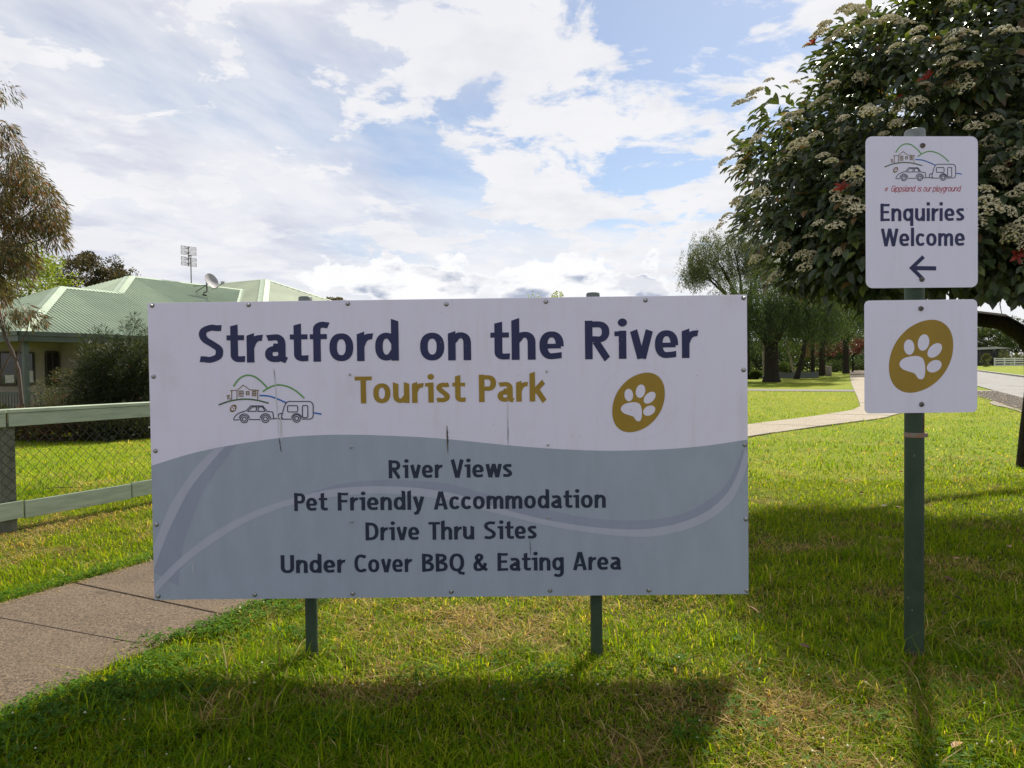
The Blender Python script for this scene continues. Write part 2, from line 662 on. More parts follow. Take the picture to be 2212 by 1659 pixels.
u_ = -2.52
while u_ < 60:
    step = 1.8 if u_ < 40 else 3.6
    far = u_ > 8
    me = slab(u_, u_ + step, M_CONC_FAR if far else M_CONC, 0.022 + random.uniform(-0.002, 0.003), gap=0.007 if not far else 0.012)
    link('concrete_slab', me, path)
    u_ += step
# tooled groove across the slab nearest the camera: a shallow dark channel line
l_, r_ = path_edges(2.3)
mb = MB()
for (ug, a, b) in ((2.27, 0.01, 0.93),):
    pa, pb = W(ug - 0.05 + 0.02, l_ + (r_ - l_) * a), W(ug + 0.10, l_ + (r_ - l_) * b)
    mb.beam((pa.x, pa.y, 0.0262), (pb.x, pb.y, 0.0262), 0.004, 0.003)
mb.build('score_line', pm('groove dirt', (0.075, 0.055, 0.038), None, 30, 0.9), path)

# --- driveway, street, gravel
M_ASPH = pm('old asphalt', (0.10, 0.088, 0.08), (0.14, 0.125, 0.11), 2.0, 0.9, 0.004, 60, coords='World', speck=((0.22, 0.2, 0.18), 90, 0.62))
M_ROAD = pm('pale street asphalt', (0.17, 0.165, 0.16), (0.21, 0.205, 0.195), 0.8, 0.85, 0.004, 60, coords='World', spec=0.3, speck=((0.12, 0.115, 0.11), 1.2, 0.62))
M_GRAV = pm('gravel', (0.30, 0.26, 0.21), (0.17, 0.145, 0.12), 16, 0.95, 0.03, 30, coords='World')
mb = MB()
for v_ in np.linspace(-45, 5.0, 40):
    for u in (34.9, 36.9):
        p = W(u, v_)
        mb.v.append((p.x, p.y, float(ground_z(p.y)) + 0.006))
for i in range(39):
    mb.f.append((2 * i, 2 * i + 1, 2 * i + 3, 2 * i + 2))
mb.build('driveway', M_ASPH, kind='structure')
us_ = np.linspace(-20, 260, 120)
link('road', strip_mesh(us_, np.full(120, 5.1), np.full(120, 9.6), 0.016, 'road', M_ROAD), kind='structure')
us_ = np.linspace(12, 37, 60)
wob = vnoise(us_, us_ * 0, 0.8, 5) * 0.35
link('gravel_shoulder', strip_mesh(us_, 4.1 - wob - 0.15, np.full(60, 5.16), 0.010, 'gravel_shoulder', M_GRAV), kind='structure')
M_KERB = pm('kerb concrete', (0.42, 0.40, 0.36), (0.33, 0.31, 0.28), 4, 0.85, 0.003)
kerb = None
for k in range(30):
    u0 = 40 + k * 3.0
    mb = MB()
    p0, p1 = W(u0 + 0.01, 9.68), W(u0 + 2.99, 9.68)
    z0, z1 = float(ground_z(p0.y)), float(ground_z(p1.y))
    mb.beam((p0.x, p0.y, z0 + 0.055), (p1.x, p1.y, z1 + 0.055), 0.16, 0.17)
    if kerb is None:
        kerb = mb.build('kerb', M_KERB, kind='structure')
    else:
        mb.build('kerb_stone', M_KERB, kerb)

# loose stones on the gravel shoulder
n_st = 5000
gu, gv = rng.uniform(16, 36, n_st), rng.uniform(3.95, 5.1, n_st)
gx, gy = UX * gu + UY * gv, UY * gu - UX * gv
s = rng.uniform(0.012, 0.045, n_st)
th = rng.uniform(0, 6.28, n_st)
Xa = np.stack([np.cos(th), np.sin(th), 0 * th], -1) * s[:, None]
Ya = np.stack([-np.sin(th), np.cos(th), 0 * th], -1) * (s * rng.uniform(0.6, 1, n_st))[:, None]
Za = np.stack([0 * th, 0 * th, s * rng.uniform(0.4, 0.8, n_st)], -1)
octa_v = [(1, 0, 0), (0, 1, 0), (-1, 0, 0), (0, -1, 0), (0, 0, 1), (0, 0, -0.5)]
octa_f = [(0, 1, 4), (1, 2, 4), (2, 3, 4), (3, 0, 4), (1, 0, 5), (2, 1, 5), (3, 2, 5), (0, 3, 5)]
me = scatter('gravel_stones', octa_v, octa_f, np.stack([gx, gy, ground_z(gy) + 0.014], -1), Xa, Ya, Za, M_GRAV)
o = link('gravel_stones', me, kind='stuff', label='loose pale gravel along the street edge', category='gravel')


# ================================================================== LETTERING (stroke-built letters)
def arc(cx, cy, rx, ry, a0, a1, n=16, p=2.3):
    pts = []
    for i in range(n + 1):
        a = math.radians(a0 + (a1 - a0) * i / n)
        c, s = math.cos(a), math.sin(a)
        pts.append((cx + rx * math.copysign(abs(c) ** (2 / p), c), cy + ry * math.copysign(abs(s) ** (2 / p), s)))
    return pts


def spline(pts, n=8, closed=False):
    P = [Vector((p[0], p[1])) for p in pts]
    out = []
    m = len(P)
    rngs = range(m) if closed else range(m - 1)
    for i in rngs:
        p0 = P[(i - 1) % m] if closed or i > 0 else P[i] * 2 - P[i + 1]
        p1, p2 = P[i], P[(i + 1) % m]
        p3 = P[(i + 2) % m] if closed or i + 2 < m else P[i + 1] * 2 - P[i]
        for k in range(n):
            t = k / n
            q = 0.5 * ((2 * p1) + (p2 - p0) * t + (2 * p0 - 5 * p1 + 4 * p2 - p3) * t * t + (3 * p1 - p0 - 3 * p2 + p3) * t ** 3)
            out.append((q.x, q.y))
    if not closed:
        out.append((P[-1].x, P[-1].y))
    return out


CAP, ASC, DESC = 1.37, 1.44, -0.38


def glyph(ch, h, style):
    """strokes of a letter: x-height 1, half stroke h; returns (width, [(points, closed, cut0, cut1, scale)])"""
    S = []
    hv = style == 'grotesk'
    k = 0.0 if hv else 0.35                      # slanted stem ends

    def st(pts, closed=False, c0=0.0, c1=0.0, w=1.0):
        S.append((pts, closed, c0, c1, w))
    if ch == 'o':
        w = 0.84
        st(arc(w / 2, 0.5, w / 2 - h, 0.52 - h, 0, 360, 36), True)
    elif ch in 'nhm':
        w = 0.80 if ch != 'm' else 1.22
        top = ASC if ch == 'h' else 1.0
        st([(h, 0), (h, top)], c1=-k)
        if ch == 'm':
            for a, b in ((h, 0.61), (0.61, w - h)):
                st([(a, 0.66)] + arc((a + b) / 2 + 0.04, 0.62, (b - a) / 2 - 0.04, 0.40 - h, 150, 0, 12) + [(b, 0)])
        else:
            st([(h, 0.64)] + arc(w / 2 + 0.04, 0.60, w / 2 - h - 0.04, 0.42 - h, 150, 0, 14) + [(w - h, 0)])
    elif ch == 'r':
        w = 0.58
        st([(h, 0), (h, 1.0)], c1=-k)
        st(spline([(h + 0.02, 0.56), (h + 0.10, 0.74), (w - 0.21, 0.93 - h * 0.6), (w - 0.02, 1.0 - h * 0.95)], 5), c1=0.25)
    elif ch == 'u':
        w = 0.80
        st([(h, 1.0)] + arc(w / 2 - 0.04, 0.40, w / 2 - h - 0.04, 0.42 - h, 180, 330, 14) + [(w - h, 0.36)], c0=k)
        st([(w - h, 1.0), (w - h, 0.0)], c0=k)
    elif ch == 'a':
        w = 0.76
        if style == 'hand':
            st(arc(w / 2 - 0.06, 0.48, w / 2 - 0.12, 0.46, 20, 340, 22))
            st([(w - 0.16, 0.98), (w - 0.16, 0.2), (w, 0.02)])
        else:
            x = w - h - 0.03
            st([(0.09, 0.86), (0.22, 0.985 - h + 0.02)] + arc(0.37, 0.64, x - 0.37, 0.38 - h, 85, 0, 10) + [(x, 0.2), (x + 0.02, 0.12), (w, 0.06)], c0=-0.2)
            st([(x, 0.585 - h * 0.2)] + [(0.42, 0.585 - h * 0.2)] + arc(0.36, 0.29, 0.36 - h, 0.30 - h * 0.9, 80, 280, 14) + [(0.45, h * 0.85), (x, 0.2)])
    elif ch == 'e':
        w = 0.81
        st([(h * 0.9, 0.47), (w - h * 0.7, 0.47)], w=0.8)
        st([(w - h, 0.46)] + arc(w / 2, 0.5, w / 2 - h, 0.52 - h, 0, 270, 26) + [(w * 0.72, h - 0.005), (w - 0.07, 0.15)], c1=0.15)
    elif ch in 'sS':
        w = 0.66 if ch == 's' else 0.85
        H_ = 1.0 if ch == 's' else CAP
        st(spline([(w - 0.05, H_ * 0.905), (w * 0.74, H_ - h + 0.0), (w * 0.50, H_ - h + 0.015), (h + 0.05, H_ * 0.87 - h * 0.3), (h + 0.005, H_ * 0.72), (h + 0.10, H_ * 0.60), (w * 0.55, H_ * 0.49),
                   (w - h - 0.03, H_ * 0.37), (w - h - 0.005, H_ * 0.25), (w - h - 0.07, H_ * 0.12 + h * 0.35), (w * 0.46, h - 0.015), (w * 0.22, h + 0.005), (0.03, H_ * 0.105)], 6), c0=0.1, c1=0.1)
    elif ch == 't':
        w = 0.64
        x = 0.20 + h * 0.5
        st([(x, 1.33), (x, 0.30)] + arc(x + 0.19, 0.28, 0.19, 0.28 - h + 0.01, 180, 275, 8) + [(w, 0.13)], c0=-0.25, c1=0.1)
        st([(0, 1.0 - h * 0.85), (w - 0.02, 1.0 - h * 0.85)], w=0.85)
    elif ch == 'f':
        w = 0.62
        x = 0.18 + h * 0.5
        st([(x, 0), (x, 1.12)] + arc(x + 0.22, 1.12, 0.22, ASC - 1.12 - h, 180, 85, 8) + [(w + 0.04, ASC - h - 0.03)], c1=0.2)
        st([(0, 1.0 - h * 0.85), (w - 0.02, 1.0 - h * 0.85)], w=0.85)
    elif ch in 'dqgp':
        w = 0.83
        x = w - h
        y0, y1 = (0, ASC) if ch == 'd' else (DESC, 1.0)
        bow = arc(w / 2 - 0.02, 0.5, w / 2 - h - 0.02, 0.52 - h, 35, 325, 26)
        if ch == 'p':
            st([(w - a, b) for a, b in bow])
            st([(h, y0), (h, 1.0)])
        else:
            st([(x, 0.78)] + bow + [(x, 0.22)])
            if ch == 'g':
                st([(x, 1.0), (x, -0.10)] + arc(w / 2, -0.10, x - w / 2, 0.30, 0, -95, 10) + [(0.14, -0.33)], c0=0)
            else:
                st([(x, y1), (x, y0)], c0=k)
    elif ch in 'il':
        fl = 0.0 if hv or style == 'hand' or ch == 'l' else 0.15
        w = 2 * h + fl
        st([(w - h, 0), (w - h, 1.0 if ch == 'i' else ASC)], c1=-k if fl == 0 else 0)
        if fl:
            st([(0, 1.0 - h * 0.8), (w - h, 1.0 - h * 0.8)], w=0.8)
        if ch == 'i':
            if hv:
                st([(w - h, 1.21), (w - h, 1.21 + 2 * h)])
            else:
                st(arc(w - h, 1.29, h * 0.60, h * 0.60, 0, 360, 18, 2), True, w=0.61)
    elif ch == 'k':
        w = 0.80
        st([(h, 0), (h, ASC)], c1=-k)
        st([(h + 0.06, 0.46), (w - 0.13, 0.98)], c1=0.3)
        st([(h + 0.20, 0.60), (w - 0.09, 0.0)], c1=-0.3)
    elif ch in 'vV':
        H_ = 1.0 if ch == 'v' else CAP
        w = 0.80 if ch == 'v' else 0.92
        st([(h * 0.95, H_), (w / 2 - 0.02, 0.0)], c0=-0.15)
        st([(w - h * 0.95, H_), (w / 2 + 0.02, 0.0)], c0=0.15)
    elif ch in 'wW':
        H_ = 1.0 if ch == 'w' else CAP
        w = 1.16 if ch == 'w' else 1.42
        q = [h * 0.95, w * 0.29, w / 2, w * 0.71, w - h * 0.95]
        for a, b in ((0, 1), (2, 1), (2, 3), (4, 3)):
            st([(q[a], H_), (q[b], 0)])
    elif ch == 'y':
        w = 0.80
        st([(h * 0.95, 1.0), (w / 2, 0.06)])
        st([(w - h * 0.95, 1.0), (w / 2, 0.0), (w / 2 - 0.12, -0.24), (0.08, -0.30)])
    elif ch == 'c':
        w = 0.72
        st([(w - 0.05, 0.88)] + arc(w / 2 + 0.04, 0.5, w / 2 - h + 0.04, 0.52 - h, 55, 305, 22) + [(w - 0.04, 0.13)], c0=0.1, c1=0.1)
    elif ch in 'CGQO':
        w = 0.92 if ch != 'Q' else 1.06
        if ch == 'Q':
            st(arc(w / 2, CAP / 2, w / 2 - h, CAP / 2 + 0.02 - h, 0, 360, 36), True)
            st([(w * 0.55, 0.18), (w * 0.72, -0.10), (w + 0.02, -0.17)])
        else:
            st([(w - 0.04, CAP * 0.89)] + arc(w / 2 + 0.05, CAP / 2, w / 2 - h + 0.05, CAP / 2 + 0.02 - h, 58, 302, 26) + [(w - 0.03, CAP * 0.10)], c0=0.1, c1=0.1)
            if ch == 'G':
                st([(w * 0.55, CAP * 0.5), (w, CAP * 0.5), (w - 0.02, 0.0)])
    elif ch in 'RPBD':
        w = {'R': 0.90, 'P': 0.82, 'B': 0.86, 'D': 0.96}[ch]
        st([(h, 0), (h, CAP)])
        if ch == 'D':
            st([(h, CAP - h)] + [(w * 0.38, CAP - h)] + arc(w * 0.40, CAP / 2, w * 0.60 - h, CAP / 2 - h, 85, -85, 18) + [(w * 0.38, h), (h, h)])
        elif ch == 'B':
            st([(h, CAP - h), (w * 0.42, CAP - h)] + arc(w * 0.46, CAP * 0.755, w * 0.46 - h, CAP * 0.245 - h, 80, -80, 12) + [(w * 0.42, CAP * 0.51 + h * 0), (h, CAP * 0.51)])
            st([(h, CAP * 0.53), (w * 0.5, CAP * 0.53)] + arc(w * 0.5, CAP * 0.285, w * 0.5 - h, CAP * 0.285 - h, 80, -80, 12) + [(w * 0.46, h), (h, h)])
        else:
            r = 0.43 if ch == 'R' else 0.45
            bx = w * 0.52 if ch == 'P' else w * 0.50
            ww = w if ch == 'P' else w * 0.95
            st([(h, CAP - h), (bx * 0.8, CAP - h)] + arc(bx, CAP * (1 - r * 0.66) - h * 0.1, ww - bx - h, CAP * r * 0.66 - h * 0.9, 85, -85, 14) + [(bx * 0.8, CAP * (1 - r * 1.32) + h * 0.9), (h, CAP * (1 - r * 1.32) + h * 0.9)])
            if ch == 'R':
                st([(w * 0.42, CAP * 0.46), (w - h * 0.95, 0.0)], c1=-0.25)
    elif ch in 'EF':
        w = 0.74
        st([(h, 0), (h, CAP)])
        st([(h, CAP - h * 0.9), (w, CAP - h * 0.9)], w=0.9, c1=0.15)
        st([(h, CAP * 0.52), (w - 0.06, CAP * 0.52)], w=0.9, c1=0.0)
        if ch == 'E':
            st([(h, h * 0.9), (w + 0.01, h * 0.9)], w=0.9)
    elif ch == 'T':
        w = 0.84
        st([(0.0, CAP - h * 0.9), (w, CAP - h * 0.9)], w=0.9, c1=0.15)
        st([(w / 2, CAP - h), (w / 2, 0)])
    elif ch == 'U':
        w = 0.92
        st([(h, CAP), (h, 0.45)] + arc(w / 2, 0.45, w / 2 - h, 0.47 - h, 180, 360, 18) + [(w - h, CAP)])
    elif ch == 'A':
        w = 0.96
        st([(h * 0.8, 0), (w / 2 - 0.03, CAP)])
        st([(w - h * 0.8, 0), (w / 2 + 0.03, CAP)])
        st([(w * 0.25, 0.38), (w * 0.75, 0.38)], w=0.85)
    elif ch == '&':
        w = 1.04
        st(spline([(w - 0.02, h * 0.6), (0.62, 0.36), (0.30, 0.86), (0.24, 1.10), (0.42, CAP - h), (0.62, 1.12), (0.54, 0.90), (0.22, 0.66), (h, 0.40), (0.20, h + 0.02), (0.50, h), (0.76, 0.26), (0.90, 0.62)], 6))
    elif ch == '#':
        w = 0.8
        for a in (0.28, 0.58):
            st([(a - 0.08, 0.05), (a + 0.08, 1.05)])
        for b in (0.38, 0.74):
            st([(0.02, b), (w, b)])
    else:
        w = 0.4
    return w, S


def stroke_poly(mb, pts, half, closed, c0, c1, tf, depth, yc=1.0):
    """ribbon along a polyline, mitred; tf maps (x, y) to metres on the face; depth is distance proud of the face"""
    P = [Vector(p) for p in pts]
    Q = [P[0]]
    for p in P[1:]:
        if (p - Q[-1]).length > 1e-5:
            Q.append(p)
    if closed and (Q[0] - Q[-1]).length < 1e-4:
        Q.pop()
    n = len(Q)
    if n < 2:
        return
    base = len(mb.v)
    for i in range(n):
        a = Q[(i - 1) % n] if closed or i > 0 else None
        b = Q[(i + 1) % n] if closed or i < n - 1 else None
        d1 = (Q[i] - a).normalized() if a is not None else None
        d2 = (b - Q[i]).normalized() if b is not None else None
        if d1 is None:
            d1 = d2
        if d2 is None:
            d2 = d1
        n1, n2 = Vector((-d1.y, d1.x)), Vector((-d2.y, d2.x))
        m = (n1 + n2)
        m = m.normalized() if m.length > 1e-6 else n1
        sc = half / max(m.dot(n1), 0.45)
        off = Vector((0, 0))
        if not closed and i == 0:
            off = d1 * (c0 * half)
        if not closed and i == n - 1:
            off = d1 * (c1 * half)
        for sg in (1, -1):
            mm = m * (sc * sg)
            q = Q[i] + Vector((mm.x, mm.y * yc)) + off * sg
            X, Z = tf(q.x, q.y)
            mb.v.append((X, -depth, Z))
    rngs = n if closed else n - 1
    for i in range(rngs):
        j = (i + 1) % n
        mb.f.append((base + 2 * i, base + 2 * i + 1, base + 2 * j + 1, base + 2 * j))


def word(mb, text, x0, x1, zb, xh, half, style='humanist', slant=0.0, depth=0.0012, gap=0.13, thin=None):
    """set a word between x0 and x1 (metres on the face), baseline zb, x-height xh"""
    adv, items = 0.0, []
    for i, ch in enumerate(text):
        w, S = glyph(ch, half, style)
        items.append((adv, S))
        g = gap if ch not in 'rtfvTPkwyVW' else gap * 0.5
        if ch == 'o' or ch in 'nuhimad' and style != 'hand':
            g = gap
        adv += w + (g if i < len(text) - 1 else 0)
    sx = (x1 - x0) / adv
    hw = thin if thin else half
    c = 0
    for off, S in items:
        for pts, closed, c0, c1, w in S:
            stroke_poly(mb, pts, hw * w, closed, c0, c1,
                        lambda X, Y, o_=off: (x0 + (X + o_ + slant * Y) * sx, zb + (Y * 1.04 - 0.02) * xh), depth + 0.00008 * (c % 7), 1.0 if style == 'hand' else 0.80)
            c += 1


def fill_poly(mb, pts, tf, depth):
    b = len(mb.v)
    for p in pts:
        X, Z = tf(*p)
        mb.v.append((X, -depth, Z))
    mb.f.append(tuple(range(b, b + len(pts))))


def band_poly(mb, A, B, tf, depth):
    """ribbon between two edge curves given by the same number of points"""
    b = len(mb.v)
    for p, q in zip(A, B):
        for r in (p, q):
            X, Z = tf(*r)
            mb.v.append((X, -depth, Z))
    for i in range(len(A) - 1):
        mb.f.append((b + 2 * i, b + 2 * i + 1, b + 2 * i + 3, b + 2 * i + 2))


def resample(pts, n=40):
    P = np.array(spline(pts, 8))
    d = np.concatenate([[0], np.cumsum(np.hypot(*np.diff(P, axis=0).T))])
    t = np.linspace(0, d[-1], n)
    return list(zip(np.interp(t, d, P[:, 0]), np.interp(t, d, P[:, 1])))


# ================================================================== THE SIGNS
def plane_map(root_xy, yaw, y_off=0.0):
    """maps survey-picture points to (x, z) on an upright face through root_xy turned by yaw"""
    n = Vector((-math.sin(yaw), math.cos(yaw), 0))
    ux = Vector((math.cos(yaw), math.sin(yaw), 0))
    P0 = Vector((root_xy[0], root_xy[1], 0)) + n * y_off
    O = Vector((0, 0, EYE))

    def f(px, py):
        d = ray(px, py)
        t = (P0 - O).dot(n) / d.dot(n)
        p = O + d * t
        return ((p - P0).dot(ux), p.z)
    return f


def sign_white(name, tint=(0.80, 0.755, 0.93), grime=(0.68, 0.64, 0.70)):
    m = bpy.data.materials.new(name)
    m.use_nodes = True
    t = NT(m.node_tree)
    p = m.node_tree.nodes['Principled BSDF']
    tc = t.new('ShaderNodeTexCoord').outputs['Object']
    mp = t.new('ShaderNodeMapping')
    t.l.new(tc, mp.inputs[0])
    mp.inputs['Scale'].default_value = (6.0, 1.0, 0.8)
    n1 = t.noise(mp.outputs[0], 2.2, 7, 0.68, 0.3)          # runs of rain dirt
    n2 = t.noise(tc, 3.0, 4, 0.6)
    n3 = t.noise(tc, 55.0, 2, 0.5)
    n4 = t.noise(tc, 24.0, 2, 0.5)
    c = t.mix(t.math('MULTIPLY', t.smooth(n1, 0.46, 0.74), 0.42), tint, grime)
    c = t.mix(t.math('MULTIPLY', t.smooth(n2, 0.5, 0.8), 0.35), c, tuple(k * 0.86 for k in grime))
    c = t.mix(t.math('MULTIPLY', t.smooth(n3, 0.735, 0.77), 0.7), c, (0.22, 0.2, 0.2))
    c = t.mix(t.math('MULTIPLY', t.smooth(n4, 0.74, 0.79), 0.25), c, (0.35, 0.32, 0.28))
    t.l.new(c, p.inputs['Base Color'])
    p.inputs['Roughness'].default_value = 0.42
    p.inputs['Specular IOR Level'].default_value = 0.35
    b = t.new('ShaderNodeBump')
    b.inputs['Distance'].default_value = 0.004
    b.inputs['Strength'].default_value = 0.25
    t.l.new(t.noise(tc, 1.4, 2, 0.4), b.inputs['Height'])
    t.l.new(b.outputs[0], p.inputs['Normal'])
    return m


def ink(name, c, var=0.12, grime=0.35):
    c2 = tuple(k * (1 - var) for k in c)
    return pm(name, c, c2, 5, 0.45, spec=0.35, stretch=(2.2, 1, 0.7), speck=((0.3, 0.29, 0.28), 60, 0.74))


M_SIGN = sign_white('sun-bleached white sign face')
M_SIGN2 = sign_white('white sign face', (0.79, 0.755, 0.93), (0.70, 0.67, 0.79))
M_NAVY = ink('navy ink', (0.024, 0.028, 0.105))
M_SLATE = ink('dark slate ink', (0.024, 0.031, 0.066))
M_GOLD = ink('mustard ink', (0.36, 0.225, 0.025))
M_GREY = ink('blue grey ink', (0.375, 0.425, 0.525), 0.08)
M_LIGHT = ink('pale band ink', (0.475, 0.49, 0.61), 0.06)
M_DARK = ink('mid grey band ink', (0.335, 0.36, 0.485), 0.06)
M_LEAFG = ink('leaf green ink', (0.13, 0.36, 0.09))
M_DKG = ink('dark green ink', (0.06, 0.14, 0.06))
M_BLUE = ink('river blue ink', (0.03, 0.17, 0.55))
M_BROWN = ink('brown ink', (0.20, 0.12, 0.03))
M_RED = ink('red ink', (0.48, 0.03, 0.05))
M_STEEL = pm('zinc screw steel', (0.62, 0.62, 0.62), (0.30, 0.29, 0.28), 60, 0.35, metallic=0.8)
M_SCREW_SHADE = pm('painted screw shade', (0.035, 0.033, 0.03), None, 40, 0.8)  # near-black tone for the shadow drawn round the screw heads
M_BOLT = pm('dull bolt steel', (0.24, 0.22, 0.20), (0.10, 0.075, 0.06), 60, 0.6, metallic=0.6)
M_POST = pm('dark green post paint', (0.045, 0.072, 0.046), (0.034, 0.054, 0.036), 9, 0.55, 0.0008, 60, spec=0.25, speck=((0.16, 0.18, 0.16), 38, 0.74))
M_POSTCAP = pm('grey green cap', (0.13, 0.155, 0.14), (0.09, 0.11, 0.10), 14, 0.5, spec=0.5)
M_RUST = pm('rust', (0.30, 0.10, 0.045), (0.16, 0.07, 0.04), 30, 0.85, 0.001, 80)
M_EDGE = pm('mill aluminium edge', (0.50, 0.50, 0.50), (0.30, 0.28, 0.27), 12, 0.45, metallic=0.7)
M_STAIN = pm('black water stain', (0.030, 0.026, 0.020), (0.15, 0.13, 0.10), 70, 0.9, stretch=(1, 1, 0.35))
M_STAIN_PALE = pm('pale water stain', (0.58, 0.56, 0.56), (0.74, 0.73, 0.76), 40, 0.9, stretch=(1, 1, 0.2))


def paw(tf, cx, cy, s, parent, rot_note=None, oval=M_GOLD, pad=M_SIGN, depth=0.0016, name='paw_emblem'):
    """oval badge with a paw print; cx, cy and scale s in survey-picture units (oval half width 244 before scaling)"""
    mp = lambda x, y: tf(cx + x * s, cy + y * s)
    mb = MB()
    pts = []
    for i in range(64):
        a = 2 * math.pi * i / 64
        c, q = math.cos(a), math.sin(a)
        c, q = math.copysign(abs(c) ** 0.95, c), math.copysign(abs(q) ** 0.95, q)
        pts.append((244 * c, -(83.4 * c + 262 * q)))
    fill_poly(mb, pts, mp, depth)
    o = mb.build(name, oval, parent)
    mb = MB()
    for (x, y, a, b, th) in ((-91, -69, 40, 58, -4), (18, -104, 43, 63, 12), (103, -44, 42, 66, 45), (99, 76, 43, 60, 60)):
        t = math.radians(th)
        e = []
        for i in range(32):
            an = 2 * math.pi * i / 32
            ex, ey = a * math.cos(an), b * math.sin(an)
            e.append((x + ex * math.cos(t) + ey * math.sin(t), y + ex * math.sin(t) - ey * math.cos(t)))
        fill_poly(mb, e, mp, depth + 0.0005)
    padp = [(-164, 58), (-150, 30), (-110, 8), (-36, -2), (10, 15), (27, 55), (31, 100), (27, 145), (12, 172), (-20, 170), (-48, 133), (-80, 120), (-130, 103), (-158, 80)]
    fill_poly(mb, spline(padp, 5, True), mp, depth + 0.0005)
    return o, mb


def logo(tf, parent, lw=1.0, depth=0.0016):
    """line drawing of hills, cabin, river, car and caravan; coordinates as surveyed on the board"""
    def put(name, mat, strokes, half, dd=0.0):
        mb = MB()
        for i, (pts, closed) in enumerate(strokes):
            stroke_poly(mb, pts, half * lw, closed, 0, 0, tf, depth + dd + 0.00006 * (i % 6))
        return mb.build(name, mat, parent)
    put('river_line', M_BLUE, [(spline([(1065, 990), (1150, 996), (1230, 1022), (1308, 1056)]), False)], 7)
    put('river_line', M_BLUE, [(spline([(1567, 1151), (1600, 1156), (1636, 1162)]), False)], 7)
    put('hill_line', M_LEAFG, [(spline([(825, 907), (870, 845), (920, 812), (965, 804), (1015, 815), (1065, 848), (1110, 890), (1137, 922)]), False),
                               (spline([(1095, 955), (1150, 920), (1210, 897), (1260, 894), (1330, 910), (1400, 948), (1450, 990), (1478, 1017)]), False)], 7)
    put('hill_line', M_DKG, [(spline([(688, 1078), (780, 1045), (870, 1028), (950, 1024), (1040, 1034), (1150, 1061)]), False)], 6.5, 0.0004)
    sq = lambda a, b, c, d: [(a, b), (c, b), (c, d), (a, d)]
    put('cabin_drawing', M_BROWN, [([(795, 946), (862, 941), (915, 895), (975, 938), (1062, 943)], False), ([(809, 946), (809, 1032)], False), ([(858, 942), (858, 1026)], False), ([(1049, 946), (1049, 1028)], False),
                                   (sq(877, 948, 914, 998), True), ([(895, 948), (895, 998)], False), ([(877, 972), (914, 972)], False), (sq(945, 953, 970, 984), True), ([(945, 968), (970, 968)], False),
                                   (sq(1000, 950, 1031, 993), True), ([(1015, 950), (1015, 993)], False), ([(1000, 970), (1031, 970)], False),
                                   (spline([(775, 1030), (772, 1005), (768, 992), (780, 988), (788, 992), (782, 1008), (797, 1022), (795, 1030)]), False)], 3.4, 0.0003)

    def circ(x, y, r, a0=0, a1=360):
        return arc(x, y, r, r, a0, a1, 24, 2)
    w = []
    for (x, y) in ((925, 1208), (1120, 1206), (1408, 1202)):
        w += [(circ(x, y, 34), True), (circ(x, y, 18), True)]
    arch = [(circ(925, 1208, 48, -172, -8), False), (circ(1120, 1206, 48, -172, -8), False), (circ(1408, 1204, 47, -172, -8), False)]
    car = [(spline([(882, 1213), (829, 1214), (845, 1177), (880, 1152), (945, 1130)], 5) + [(985, 1086), (1095, 1086), (1136, 1137), (1188, 1143), (1196, 1206), (1164, 1207)], False),
           ([(970, 1212), (1074, 1212)], False), ([(958, 1137), (998, 1096), (1041, 1096), (1034, 1137)], True), ([(1056, 1096), (1096, 1096), (1116, 1137), (1051, 1137)], True), ([(1194, 1204), (1240, 1204)], False)]
    rr = lambda a, b, c, d, r: [p for (x, y, t0) in ((c - r, d - r, 0), (a + r, d - r, 90), (a + r, b + r, 180), (c - r, b + r, 270)) for p in arc(x, y, r, r, t0, t0 + 90, 5, 2)]
    van = [([(1364, 1209), (1285, 1209), (1268, 1190), (1272, 1168), (1295, 1090), (1312, 1056), (1335, 1045), (1525, 1045), (1550, 1056), (1560, 1080), (1560, 1180), (1550, 1200), (1530, 1208), (1454, 1208)], False),
           ([(1275, 1156), (1250, 1158), (1239, 1168), (1239, 1206), (1290, 1209)], False), (rr(1324, 1084, 1418, 1142, 12), True), (rr(1461, 1082, 1511, 1195, 14), True)]
    put('car_drawing', M_SLATE, car + arch[:2] + w[:4], 4.0, 0.0004)
    put('caravan_drawing', M_SLATE, van + arch[2:] + w[4:], 4.0, 0.0008)


def screw(parent, x, z, r=0.0085, mat=None, nub=True):
    mb = MB()
    ax = (Vector((1, 0, 0)), Vector((0, 0, 1)), Vector((0, -1, 0)))
    mb.lathe([(r * 1.0, -0.001), (r * 1.0, 0.0028), (r * 0.80, 0.0036)], (x, 0, z), 14, ax)
    mb.lathe([(r * 0.66, 0.003), (r * 0.66, 0.0095), (r * 0.45, 0.0115)], (x, 0, z), 6 if nub else 12, ax)
    o_ = shade_auto(mb.build('screw', mat or M_STEEL, parent), 40)
    if nub:
        mb = MB().lathe([(r * 1.22, -0.001), (r * 1.22, 0.0012)], (x + 0.0004, 0, z - 0.0012), 14, ax)
        mb.build('screw_shade', M_SCREW_SHADE, parent)  # dark disc set slightly low, painting the screw head's shadow on the panel
    return o_


